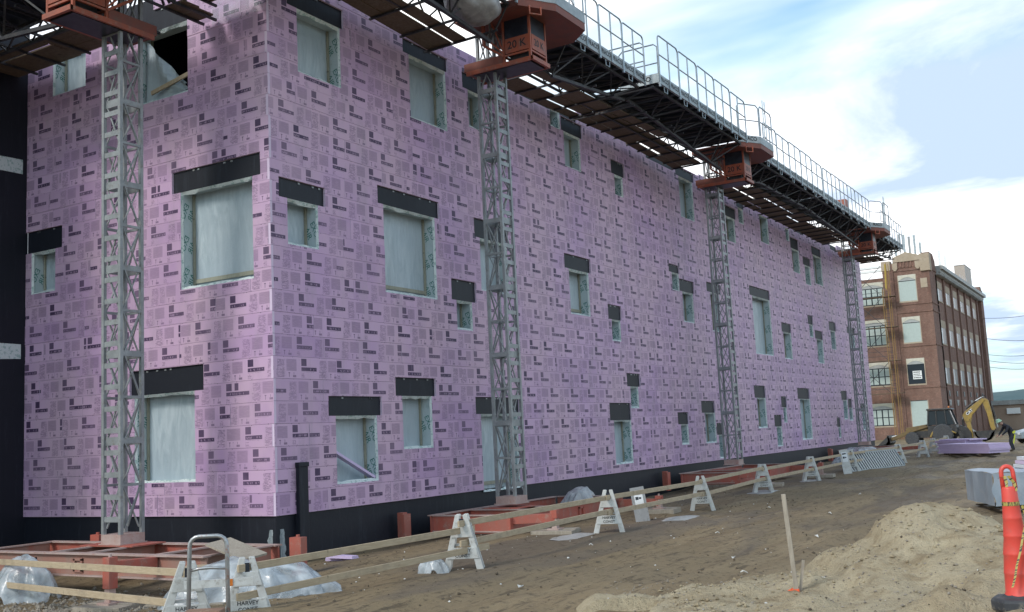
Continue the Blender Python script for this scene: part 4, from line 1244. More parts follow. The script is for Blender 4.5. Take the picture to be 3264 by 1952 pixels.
def plank_pile(label, loc, rz, n, L, w, th, mat, group=None, rx=0.0, ry=0.0):
    t = thing('lumber_stack', label, 'lumber', loc, rz, group); t.rotation_euler = (rx, ry, rz)
    for i in range(n):
        for j in range(2):
            mb = MB(); o_ = rb.uniform(-.06,.06); mb.box((-L/2+o_, (j-1)*w+.004, i*th), (L/2+o_, j*w-.004, (i+1)*th-.004)); mb.build('board', mat, t, world=False)
    return t
plank_pile('short stack of pine boards behind the hand truck', (2.10,-2.95,-.58), .52, 4, 1.5, .15, .045, M['lumber'])
mb = MB(); mb.box((-.46,-.22,0), (.46,.22,.03)); o = mb.build('plywood_sheet', M['greywood']); o.location = (1.62,-2.52,-.27); o.rotation_euler = (.12,.22,-.15); tag(o, 'grey plywood sheet tilted on top of the pine boards', 'plywood')
mb = MB(); mb.box((-.55,-.10,0), (.55,.10,.02)); o = mb.build('loose_board', M['greywood']); o.location = (2.2,-3.95,ground_h(2.2,-3.95)+.03); o.rotation_euler = (0,0,.35); tag(o, 'grey board lying on the ground right of the timber pad', 'loose board')
mb = MB(); mb.box((-.75,-.045,0), (.75,.045,.035)); o = mb.build('loose_board', M['lumber']); o.location = (.55,-5.35,ground_h(.55,-5.35)+.02); o.rotation_euler = (0,.02,.05); tag(o, 'yellowish board lying at the bottom left edge', 'loose board')
for i, (x, y, rz) in enumerate(((.95,.62,.4),(1.05,.5,.15))):
    mb = MB(); mb.prism([(-.28,-.07,0),(.26,-.09,0),(.30,.05,0),(-.22,.10,0)], (0,0,.05)); o = mb.build('foam_offcut', M['foam_plain']); o.location = (x,y,ground_h(x,y)+.0+.05*i); o.rotation_euler = (0,.03,rz)
    tag(o, ['pink foam offcut lying under another by the foundation','pink foam offcut on top of another by the foundation'][i], 'foam offcut')
# ------------------------------------------------------------------ sand pile, stake, cone
RX, RY = rgt.x, rgt.y; FX, FY = math.sin(YAW), math.cos(YAW)     # ground axes along and across the view
def sd(x, y): dx, dy = x-CAMP.x, y-CAMP.y; return dx*RX+dy*RY, dx*FX+dy*FY
def xy(s, d): return CAMP.x+RX*s+FX*d, CAMP.y+RY*s+FY*d
RID = [(1.32, -0.6, 12.0), (2.09, -0.59, 12.4), (3.0, -0.58, 12.9), (3.41, -0.47, 12.9), (3.58, -0.32, 12.8), (4.04, -0.17, 12.7), (4.15, -0.09, 12.7), (4.19, -0.02, 12.65), (4.55, 0.15, 12.6), (4.76, 0.19, 12.6), (4.94, 0.19, 12.6), (5.24, 0.15, 12.5), (5.48, 0.0, 12.4), (5.56, -0.1, 12.2), (5.65, -0.1, 12.0), (5.88, -0.14, 12.0)]
def ridge(s):
    for (a, za, da), (b, zb, db) in zip(RID, RID[1:]):
        if a <= s <= b:
            f = (s-a)/(b-a); return za+(zb-za)*f, da+(db-da)*f
    return (RID[0][1], RID[0][2]) if s < RID[0][0] else (RID[-1][1], RID[-1][2])
def pile_h(x, y):
    s, d = sd(x, y); zr, dr = ridge(s); g = ground_base(x, y)
    base = max(-.56, g+.05)-.10*(1-sstep(1.6, 3.4, s))
    if d > dr: z = zr-(d-dr)*.62
    else:
        f = max(0.0, 1-(dr-d)/(dr-9.3)); z = base+(max(zr, base)-base)*(f**1.15)
        if zr < base: z = zr+(base-zr)*sstep(0, 1.2, dr-d)
    edge = 1.25+.10*(d-9)+.35*(fbm(d*.9, 2.2, 51)-.47)
    z -= 1.1*(1-sstep(edge-.7, edge, s))*sstep(6.0, 9.0, d)*(1 if d < 11.6 else 0)
    k_ = .35+.65*sstep(9.0, 10.6, d)
    z += (fbm(x*1.3+3, y*1.3, 31)-.47)*.24*k_ + (fbm(x*3.6, y*3.6, 35, 4)-.46)*.10*k_ + (fbm(x*10, y*10, 39, 3)-.44)*.06
    z += .07*k_*abs(fbm(x*2.2+7, y*2.2, 44, 3)-.44)
    for cx_, cd_, r_, a_ in ((3.70,9.55,.30,.18),(4.6,10.1,.35,.10),(2.75,10.4,.28,.12),(3.3,11.2,.22,-.12),(4.45,11.5,.22,-.12),(5.0,10.6,.3,.13),(3.0,11.8,.25,.12),(4.05,10.3,.17,-.13),(2.3,11.5,.3,.10),(4.9,11.9,.2,-.09),(4.2,9.9,.14,.09)):       # lumps
        z += a_*math.exp(-(((s-cx_)/r_)**2+((d-cd_)/(r_*.7))**2))
    z -= .15*math.exp(-(((s-3.92)/.17)**2+((d-9.15)/.16)**2))
    return z
def sand():
    k = NM('pale_sand'); v = k.pos()
    big = k.noise(v, 1.1, 6, .66, .5); fine = k.noise(v, 14, 5, .7); gr = k.noise(v, 70, 2, .6)
    c = k.mix(k.ramp(big, [(.36, 0.0), (.62, 1.0)]), (.385, .312, .205), (.50, .425, .295))
    c = k.mix(k.ramp(k.noise(v, 2.3, 5, .62, .8), [(.50, 0.0), (.64, .65)]), c, (.27, .205, .125))  # darker damp patches, painted in to add shadow contrast
    c = k.mix(k.ramp(fine, [(.55, 0.0), (.72, .5)]), c, (.18, .14, .09))
    c = k.mix(k.ramp(gr, [(.62, 0.0), (.70, .5)]), c, (.16, .13, .10))
    k.p(Base_Color=c, Roughness=.95); k.b.inputs['Specular IOR Level'].default_value = .15
    k.bump(k.math('ADD', fine, k.math('MULTIPLY', gr, .4)), 1.0, .06); return k.m
M['sand'] = sand()
mb = MB(); n1, n2 = 150, 130
for j in range(n2+1):
    for i in range(n1+1):
        s = .2+8.6*i/n1; d = 3.0+12.2*(j/n2)
        x, y = xy(s, d); z = pile_h(x, y); g = ground_h(x, y)
        e = min(1.0, min(i, n1-i)/10.0); z = (g-.25)*(1-e)+z*e
        mb.v.append((x, y, z))
for j in range(n2):
    for i in range(n1): mb.f.append((j*(n1+1)+i, j*(n1+1)+i+1, (j+1)*(n1+1)+i+1, (j+1)*(n1+1)+i)); mb.m.append(0)
o = mb.build('sand_pile', M['sand'], smooth=True); tag(o, 'big heap of pale sand at the lower right with the orange cone on it', 'sand pile')
def top_at(x, y): return max(ground_h(x, y), pile_h(x, y) if 0.8 < sd(x, y)[0] < 8 and 3.2 < sd(x, y)[1] < 14.6 else -9)
# stones: one joined scatter of small rough pebbles on dirt and sand
def stone_mat():
    k = NM('pebbles'); k.p(Base_Color=k.mix(k.noise(k.pos(), 3.3, 2), (.12,.10,.08), (.36,.32,.26)), Roughness=.9); return k.m
M['stone'] = stone_mat()
M['clod'] = flat('dark_clods', (.085,.066,.046), .95)
M['scrap'] = flat('white_scrap', (.62,.62,.60), .7)
def scatter(name, n, area, rmin, rmax, mat, seed, power=2.5):
    r_ = random.Random(seed); mb = MB()
    for _ in range(n):
        s, d = area(r_); x, y = xy(s, d)
        if x < .3 and y > -.3: continue
        z = top_at(x, y); r = rmin+(rmax-rmin)*r_.random()**power
        ax = [r*r_.uniform(.7,1.3) for _ in range(3)]; rot = Matrix.Rotation(r_.uniform(0,6.28), 3, 'Z')
        vs = [(1,0,0),(-1,0,0),(0,1,0),(0,-1,0),(0,0,1),(0,0,-1)]
        vs = [rot @ Vector((p[0]*ax[0]+r_.uniform(-.2,.2)*r, p[1]*ax[1]+r_.uniform(-.2,.2)*r, p[2]*ax[2]*.75)) for p in vs]
        mb.faces([(v.x+x, v.y+y, v.z+z+r*.2) for v in vs], [(0,2,4),(2,1,4),(1,3,4),(3,0,4),(2,0,5),(1,2,5),(3,1,5),(0,3,5)])
    o = mb.build(name, mat); kind(o, 'stuff'); return o
scatter('pebbles', 4200, lambda r: (r.uniform(1.0,6.8), r.uniform(7.0,13.4)), .003, .020, M['stone'], 4)
scatter('clods', 3000, lambda r: (r.uniform(-9,7), 9+33*r.random()**1.5), .006, .028, M['clod'], 5, 3.0)
scatter('white_pebbles', 420, lambda r: (r.uniform(-9,6), 10+24*r.random()), .006, .022, M['scrap'], 15, 3.0)
scatter('gravel', 3000, lambda r: (r.gauss(-7.2,1.3), r.gauss(15.2,.9)), .012, .05, M['stone'], 6, 1.6)
scatter('sand_clods', 650, lambda r: ((lambda s: (s, ridge(s)[1]-abs(r.gauss(0,1.2))+.1))(r.uniform(1.4,6.6))), .006, .036, M['sand'], 8, 2.6)
scatter('sand_clods', 350, lambda r: (r.gauss(1.75,.35), r.uniform(8.6,12.6)), .005, .032, M['sand'], 9, 2.4)
# scraps of paper and foam, patches of old snow
M['scrap'] = flat('white_scrap', (.62,.62,.60), .7)
r_ = random.Random(21)
for i, (px, py) in enumerate([(5.0,2.3),(6.4,4.6),(7.4,8.6),(6.1,-1.9),(7.9,1.2),(8.3,4.2),(5.6,10.2),(6.9,13.5),(8.6,-.4)]):
    mb = MB(); a = r_.uniform(.03,.065)
    mb.prism([(-a,-a*.4,0),(a*.8,-a*.5,.02),(a,a*.3,.005),(-a*.3,a*.5,.03)], (0,0,.012)); o = mb.build('litter_scrap', M['scrap']); o.location = (px,py,ground_h(px,py)+.012); o.rotation_euler = (r_.uniform(-.1,.1),r_.uniform(-.1,.1),r_.uniform(0,6))
    tag(o, 'small white scrap of litter lying on the muddy ground', 'litter', 'white litter scraps on the dirt')
snow = NM('old_snow'); snow.p(Base_Color=snow.mix(snow.noise(snow.pos(), 9, 5, .7), (.20,.185,.165), (.52,.52,.52)), Roughness=.6); snow.bump(snow.noise(snow.pos(), 18, 4), .6, .03)
for i, (px, py, sx, sy, l) in enumerate(((3.9,3.7,.30,.75,'patch of old snow beside the red jack leg near the leaning sign'),(4.5,7.5,.28,.9,'patch of old snow in front of the leaning grey sign board'),(3.75,15.5,.4,.8,'patch of old snow under the barricade before the middle mast'),(3.5,21.2,.3,.8,'patch of old snow at the foot of the barricade right of the middle mast'))):
    mb = MB(); n = 16
    for j in range(n+1):
        for i2 in range(n+1):
            u, v = i2/n*2-1, j/n*2-1; r = math.hypot(u, v)*(1+.8*(fbm(u*2+i*5, v*2, 77)-.47)); x, y = px+u*sx, py+v*sy
            mb.v.append((x, y, ground_h(x, y)+(.035*(1-r) if r < 1 else -.06)))
    for j in range(n):
        for i2 in range(n): mb.f.append((j*(n+1)+i2, j*(n+1)+i2+1, (j+1)*(n+1)+i2+1, (j+1)*(n+1)+i2)); mb.m.append(0)
    o = mb.build('snow_patch', snow.m, smooth=True); tag(o, l, 'snow patch')
# survey stake
sx_, sy_ = 9.94, -2.61; zs = top_at(sx_, sy_)
t = thing('survey_stake', 'grey wooden stake with an orange ribbon leaning at the left end of the sand pile', 'stake', (sx_, sy_, zs-.12)); t.rotation_euler = (0.02, -.055, .2)
mb = MB(); mb.box((-.023,-.012,0), (.023,.012,1.12)); mb.build('stake', M['greywood'], t, world=False, bevel=.003)
rib = flat('orange_ribbon', (.75,.12,.04), .6)
mb = MB()
for i in range(5):
    a, b = .02*i, .02*(i+1); mb.quad([(-.03-a,-.02-.01*math.sin(i*1.7),.15-.5*a), (-.03-b,-.02-.01*math.sin(i*1.7+1.7),.15-.5*b), (-.03-b,-.03,.11-.9*b), (-.03-a,-.03,.11-.9*a)])
mb.box((-.03,-.02,.09),(.03,.02,.13)); mb.build('ribbon', rib, t, world=False)
mb = MB(); mb.bar((0,0,.0),(.05,.03,.36), .03, .012); o = mb.build('stake', M['greywood']); o.location = (sx_+.012, sy_+.05, zs-.06); o.rotation_euler = (0,.03,.2); tag(o, 'short grey stake stub behind the taller survey stake', 'stake')
# orange looper cone
orange_pl = NM('orange_plastic'); v = orange_pl.pos()
orange_pl.p(Base_Color=orange_pl.mix(orange_pl.ramp(orange_pl.noise(v, 9, 5, .7), [(.5,0.0),(.72,.55)]), (.66,.070,.052), (.46,.105,.085)), Roughness=.42)
tape_m = NM('caution_tape'); uvt = tape_m.coord('UV')
lt = tape_m.math('GREATER_THAN', tape_m.noise(tape_m.map(uvt, (30,10,1)), 1.6, 1), .54)
tape_m.p(Base_Color=tape_m.mix(lt, (.36,.30,.08), (.03,.03,.03)), Roughness=.4)
cx_, cy_ = 12.21, -3.75; cz_ = -.475
t = thing('traffic_cone', 'tall orange looper cone on a black rubber base with caution tape on the sand pile', 'traffic cone', (cx_, cy_, cz_)); t.rotation_euler = (0, -.012, .3)
prof = [(0.1254, 0.1), (0.1307, 0.105), (0.1307, 0.135), (0.1216, 0.15), (0.1155, 0.3), (0.1186, 0.305), (0.117, 0.32), (0.1034, 0.46), (0.1072, 0.465), (0.1049, 0.48), (0.0864, 0.61), (0.09, 0.615), (0.0878, 0.63), (0.0756, 0.76), (0.0785, 0.765), (0.0763, 0.78), (0.0662, 0.9), (0.0684, 0.905), (0.067, 0.915), (0.0619, 1.02), (0.0576, 1.035), (0.0216, 1.04)]
mb = MB(); mb.lathe(prof, n=28); mb.build('cone_body', orange_pl.m, t, smooth=True, world=False)
mb = MB(); pts = [(-.045,0,1.02),(-.047,0,1.14)]
for k in range(0, 9): a = math.pi*k/8; pts.append((-.047*math.cos(a), 0, 1.16+.05*math.sin(a)))
pts += [(.047,0,1.14),(.052,0,1.02)]
mb.tube(pts, .019, 8); mb.build('handle_loop', orange_pl.m, t, smooth=True, world=False)
rub = worn('black_rubber', (.035,.038,.045), (.055,.058,.065), 8, .7, 0, dirt=(.18,.16,.13))
mb = MB(); mb.lathe([(.02,0),(.235,0),(.25,.02),(.25,.085),(.235,.11),(.16,.115),(.13,.14)], n=8); mb.build('rubber_base', rub, t, world=False, bevel=.012)
def ribbon(mb, pts, w, tw=0.0):
    u = 0
    for (a, b) in zip(pts, pts[1:]):
        a, b = Vector(a), Vector(b); L = (b-a).length; s_ = Vector((.55,-.3,.25)).normalized()
        mb.quad([a-s_*w/2, b-s_*w/2, b+s_*w/2, a+s_*w/2], 0, [(u,0),(u+L,0),(u+L,w),(u,w)]); u += L
mb = MB()
for k in range(14):
    a, b = 2*math.pi*k/14, 2*math.pi*(k+1)/14; r = .072
    mb.quad([(r*math.cos(a), r*math.sin(a), .875), (r*math.cos(b), r*math.sin(b), .88), (r*math.cos(b), r*math.sin(b), .912), (r*math.cos(a), r*math.sin(a), .908)], 0, [(k*.05,0),(k*.05+.05,0),(k*.05+.05,.05),(k*.05,.05)])
mb.build('caution_tape', tape_m.m, t, world=False); mb = MB()
ribbon(mb, [(.07,-.09,.88),(.09,-.09,.80),(.065,-.12,.70),(.03,-.14,.60),(-.0,-.155,.50),(-.04,-.17,.40),(-.07,-.19,.30),(-.10,-.20,.22)], .022)
mb.build('caution_tape', tape_m.m, t, world=False); mb = MB()
for q in ([(-.04,-.025,1.12),(-.08,-.03,1.115),(-.13,-.02,1.095)], [(-.03,-.03,1.13),(-.02,-.045,1.07),(-.03,-.05,1.02)], [(.0,-.03,1.13),(.04,-.04,1.07),(.045,-.05,1.0)]):
    ribbon(mb, q, .026)
mb.build('caution_tape', tape_m.m, t, world=False)

# ------------------------------------------------------------------ things along the right side
# tarp-wrapped stack on pallets
t = thing('wrapped_stack', 'stack of sheets under a grey blue tarp on a dark pallet behind the sand pile', 'wrapped stack', (11.45, 9.7, -.80), .40)
mb = MB(); n = 18
def tp(i, j):
    f, g_ = i/n, j/n
    return (-1.25+2.6*f+.03*math.sin(9*g_+3*f), -.75-.02*math.sin(6*f)+(.02*g_)*math.sin(11*f), .22+.62*(1-g_)+.02*math.sin(4*f)-.02*fbm(f*9, g_*5, 3))
for i in range(n):
    for j in range(n): mb.quad([tp(i,j+1), tp(i+1,j+1), tp(i+1,j), tp(i,j)])
tq = lambda i, j: (tp(i,0)[0], -.75+1.9*j/6, tp(i,0)[2]+.02*math.sin(i+j))
for i in range(n):
    for j in range(6): mb.quad([tq(i,j), tq(i+1,j), tq(i+1,j+1), tq(i,j+1)])
ts = lambda j, k_: (-1.25-.02*math.sin(j*2), -.75+1.9*j/6, .84-.62*k_/4)
for j in range(6):
    for k_ in range(4): mb.quad([ts(j+1,k_), ts(j,k_), ts(j,k_+1), ts(j+1,k_+1)])
mb.build('tarp', M['tarp'], t, smooth=True, world=False)
for i in range(3):
    mb = MB(); mb.box((-.3+.04*i,-.62+.05*i,.86+.075*i), (1.5,1.0,.925+.075*i)); mb.build('sheet', M['foam_edge'] if i == 1 else M['paper'], t, world=False)
mb = MB()
for x in (-1.0, 0, 1.0): mb.box((x-.06,-.68,.02), (x+.06,1.0,.12))
for y in (-.66, .1, .85): mb.box((-1.15,y-.06,.12), (1.25,y+.06,.145))
mb.build('pallet', M['ply'], t, world=False)
# slatted galvanised rack leaning at the barricades
a = Vector((3.70,26.2,-.70)); b = Vector((4.75,30.6,-.70)); d = (b-a).normalized(); L = (b-a).length
t = thing('slatted_rack', 'galvanised slatted rack leaning low against the barricades', 'rack', a, 0)
nrm = Vector((d.y,-d.x,0)); up = (Vector((0,0,1))*.86-nrm*.51).normalized(); Hh = .74
def rk(u, v): return a+d*u+up*v
mb = MB()
for v in (0, Hh): mb.bar(rk(0,v), rk(L,v), .05, .05)
for u in (0, L): mb.bar(rk(u,0), rk(u,Hh), .05, .05)
mb.build('rack_frame', M['rail'], t)
for i in range(22):
    mb = MB(); u = L*(i+.7)/22.4; mb.bar(rk(u,.02), rk(u,Hh-.02), .075, .018, up=tuple(nrm)); mb.build('slat', M['white_paint'], t)
mb = MB(); mb.prism([rk(.02,.03)-nrm*.06, rk(L-.02,.03)-nrm*.06, rk(L-.02,Hh-.03)-nrm*.06, rk(.02,Hh-.03)-nrm*.06], -nrm*.02); mb.build('rack_backing', M['mesh_dark'], t)
# stacks of pink foam boards
def foam_stack(label, loc, rz, n, L, w, th, skew):
    t = thing('foam_stack', label, 'foam stack', loc, rz, 'stacks of pink foam boards')
    for i in range(n):
        mb = MB(); o_ = rb.uniform(-skew, skew); mb.box((-L/2+o_, -w/2+o_*.3, i*th), (L/2+o_, w/2+o_*.3, (i+1)*th-.006)); mb.build('foam_board', M['foam_plain'], t, world=False)
    mb = MB()
    for x in (-L*.3, L*.3): mb.box((x-.05,-w*.48,-.12), (x+.05,w*.48,-.004))
    mb.build('bearer', M['ply'], t, world=False)
gz = lambda x, y: ground_h(x, y)
foam_stack('long low stack of pink foam boards lying on bearers left of the worker', (6.30,38.6,gz(6.3,38.6)+.12), -.68, 7, 3.1, 1.2, .062, .04)
foam_stack('rough pile of pink foam boards behind the long low stack', (5.35,41.6,gz(5.3,41.6)+.12), -.75, 11, 2.2, 1.0, .062, .14)

# ------------------------------------------------------------------ backhoe
BHX, BHY = -.75, 76.4; BHZ = ground_base(-.75, 76.4)-.02
t = thing('backhoe', 'yellow and black backhoe loader parked in front of the brick mill', 'backhoe', (BHX, BHY, BHZ), 0)
yel = worn('machine_yellow', (.33,.22,.045), (.24,.165,.05), 2.5, .5, 0, dirt=(.16,.12,.07))
blk = worn('machine_black', (.025,.026,.030), (.045,.045,.045), 3, .5, 0, dirt=(.10,.085,.07))
gl = NM('cab_glass'); gl.p(Base_Color=(.035,.045,.052), Roughness=.15, Metallic=.0); gl.b.inputs['Specular IOR Level'].default_value = .35; M['glass_cab'] = gl.m
def loc(nm, mb, mat, par=None, **k): return mb.build(nm, mat, par or t, world=False, **k)
Wd = .95
def side_prism(pts, y0, y1): 
    m = MB(); m.prism([(p[0], y0, p[1]) for p in pts], (0, y1-y0, 0)); return m
def wheel(x, y, r, w):
    mb = MB(); mb.lathe([(r*.5,-w/2),(r*.9,-w/2),(r,-w*.38),(r,w*.38),(r*.9,w/2),(r*.5,w/2)], n=26)
    o = loc('tyre', mb, rub); o.location = (x,y,r); o.rotation_euler = (math.pi/2,0,0)
    mb = MB(); mb.lathe([(.02,-w*.42),(r*.52,-w*.42),(r*.54,0),(r*.52,w*.42),(.02,w*.42)], n=18); mb.build('rim', yel, o, world=False)
    mb = MB()
    for k in range(18):
        a_ = 2*math.pi*k/18; c, s_ = math.cos(a_), math.sin(a_); mb.bar((c*r*.97,s_*r*.97,-w*.42),(math.cos(a_+.16)*r*1.0,math.sin(a_+.16)*r*1.0,w*.42), .06, .08)
    mb.build('tread', rub, o, world=False)
for y in (-Wd, Wd): wheel(0.0, y, .80, .45); wheel(-2.35, y*.95, .52, .32)
dyel = worn('muddy_yellow', (.17,.115,.045), (.12,.085,.045), 2.5, .7, 0, dirt=(.08,.06,.04))
loc('swing_frame', side_prism([(1.1,.35),(2.0,.30),(2.0,.85),(1.75,1.25),(1.2,1.45),(1.1,1.3)], -.35, .30), blk)
loc('chassis', side_prism([(-2.9,.55),(.9,.55),(1.3,.75),(1.3,1.05),(-.2,1.15),(-2.9,1.05)], -.5, .5), blk)
loc('hood', side_prism([(-2.95,.95),(-2.85,1.40),(-1.30,1.62),(-1.15,1.05)], -.48, .48), dyel, bevel=.03)
loc('fender', side_prism([(-1.0,.62),(-.78,1.0),(-.35,1.34),(.10,1.42),(.62,1.12),(.98,.88),(.98,.80),(.6,1.0),(.12,1.24),(-.3,1.16),(-.72,.85),(-.88,.58)], -1.16, -.55), yel, bevel=.02)
loc('fender', side_prism([(-1.0,.62),(-.78,1.0),(-.35,1.34),(.10,1.42),(.62,1.12),(.98,.88),(.98,.80),(.6,1.0),(.12,1.24),(-.3,1.16),(-.72,.85),(-.88,.58)], .55, 1.16), yel, bevel=.02)
loc('cab_base', side_prism([(-1.15,.72),(-1.12,1.50),(.95,1.50),(1.10,1.0),(.9,.75)], -.78, .78), blk)
cabm = MB()
for y in (-.74, .74):
    for a_, b_ in (((-1.12,1.5),(-1.0,2.75)), ((-.45,1.5),(-.42,2.75)), ((.30,1.5),(.25,2.75)), ((.95,1.5),(.55,2.75))):
        cabm.bar((a_[0],y,a_[1]), (b_[0],y,b_[1]), .09, .09)
for x0, z0_ in ((-1.12,1.5),(.95,1.5)): cabm.bar((x0,-.74,z0_),(x0,.74,z0_), .08,.08)
loc('cab_frame', cabm, blk)
loc('cab_roof', side_prism([(-1.15,2.72),(-1.1,2.86),(.68,2.84),(.80,2.72)], -.85, .85), blk, bevel=.03)
for y in (-.735, .735):
    for q in ([(-1.06,1.54),(-.96,2.70),(-.47,2.70),(-.49,1.54)], [(-.40,1.54),(-.38,2.70),(.2,2.70),(.25,1.54)], [(.35,1.54),(.30,2.70),(.52,2.70),(.88,1.54)]):
        loc('cab_window', side_prism(q, y, y+.01), M['glass_cab'])
mb = MB(); mb.quad([(.90,-.70,1.54),(.90,.70,1.54),(.53,.70,2.70),(.53,-.70,2.70)]); loc('cab_window', mb, M['glass_cab'])
mb = MB(); mb.quad([(-1.07,.70,1.54),(-1.07,-.70,1.54),(-.97,-.70,2.70),(-.97,.70,2.70)]); loc('cab_window', mb, M['glass_cab'])
mb = MB(); mb.lathe([(.05,2.86),(.07,2.90),(.05,2.99),(.01,3.0)], (.55,-.55,0), 10); loc('beacon', mb, amber)
mb = MB(); mb.box((-.1,-.35,1.0), (.3,.35,1.9)); mb.box((.2,-.35,1.5),(.38,.35,2.35)); loc('seat', mb, blk, bevel=.04)
for y in (-.62, .52):
    loc('loader_arm', side_prism([(-1.1,1.42),(-1.0,1.55),(-2.3,1.35),(-4.15,.62),(-4.25,.40),(-4.0,.40),(-2.4,1.05)], y, y+.10), dyel)
    mb = MB(); mb.tube([(-1.9,y+.05,.75),(-3.0,y+.05,.98)], .05, 8); mb.tube([(-3.0,y+.05,.98),(-4.0,y+.05,.72)], .03, 8, 1); loc('loader_ram', mb, [blk, M['rail']])
loc('loader_bucket', side_prism([(-4.15,.85),(-4.05,.25),(-4.25,.06),(-5.15,.02),(-5.15,.06),(-4.4,.16),(-4.22,.42),(-4.30,.86)], -1.15, 1.15), blk)
for y in (-1.15, 1.12): loc('bucket_cheek', side_prism([(-4.15,.85),(-4.05,.25),(-4.25,.06),(-5.1,.03)], y, y+.03), blk)
for y in (-1.05, .85): loc('stabiliser', side_prism([(1.15,.95),(1.45,.95),(1.55,.20),(1.75,.10),(1.75,.02),(1.3,.02),(1.3,.3)], y, y+.18), blk)
# boom, stick, bucket
loc('boom', side_prism([(1.62,.35),(2.05,.30),(2.12,.60),(2.00,1.55),(2.18,2.20),(3.20,3.32),(3.05,3.48),(2.75,3.30),(1.70,2.55),(1.45,2.20),(1.72,1.40)], -.20, .16), yel, bevel=.02)
loc('stick', side_prism([(2.98,3.22),(3.20,3.50),(3.45,3.30),(3.62,2.30),(3.78,1.05),(3.55,.80),(3.42,1.15),(3.26,2.25)], -.14, .10), yel, bevel=.02)
mb = MB(); mb.tube([(1.45,-.02,.9),(1.42,-.02,1.9)], .07, 8); mb.tube([(1.42,-.02,1.9),(1.55,-.02,2.3)], .04, 8, 1); mb.tube([(1.75,-.02,2.72),(2.5,-.02,3.30)], .07, 8); mb.tube([(2.5,-.02,3.3),(3.1,-.02,3.62)], .045, 8, 1); mb.tube([(3.66,-.02,2.9),(3.86,-.02,1.8)], .06, 8); mb.tube([(3.86,-.02,1.8),(3.93,-.02,1.15)], .035, 8, 1)
loc('hydraulic_ram', mb, [blk, M['rail']])
mb = MB(); mb.tube([(3.0,-.03,3.6),(3.05,-.1,3.75),(3.2,-.05,3.7),(3.3,0,3.5)], .05, 6); loc('hose', mb, blk)
arc = [(2.20+1.0*0,1.05)]; 
bp = [(3.72,.95),(3.62,.55),(3.35,.22),(2.95,.10),(2.55,.22),(2.30,.55),(2.22,.90),(2.32,.88),(2.42,.60),(2.65,.34),(2.98,.24),(3.28,.36),(3.50,.72)]
loc('dig_bucket', side_prism(bp, -.38, .34), M['greywood'] if False else blk)
for y in (-.38, .31): loc('bucket_cheek', side_prism(bp[:7], y, y+.03), blk)
mb = MB(); 
for k in range(5): mb.prism([(2.18,-.34+.15*k,.88),(2.30,-.34+.15*k,.88),(2.10,-.34+.15*k,1.06)], (0,.07,0))
loc('bucket_teeth', mb, M['galv'])
cp = MB(); cp.prism([(1.75,-.212,2.34),(2.05,-.212,2.62),(2.28,-.212,2.62),(1.85,-.212,2.18)], (0,.008,0)); pn = loc('decal', cp, blk)
link('lettering', text_mesh('CAT', .30, M['paper'], .006), pn, mw=frame_mw((2.0,-.216,2.44), (.78,0,.62), (-.62,0,.78)))
link('lettering', text_mesh('L-1', .30, M['black_print'], .004), t, mw=frame_mw((1.85,-.205,1.75), (1,0,.1), (0,0,1)))

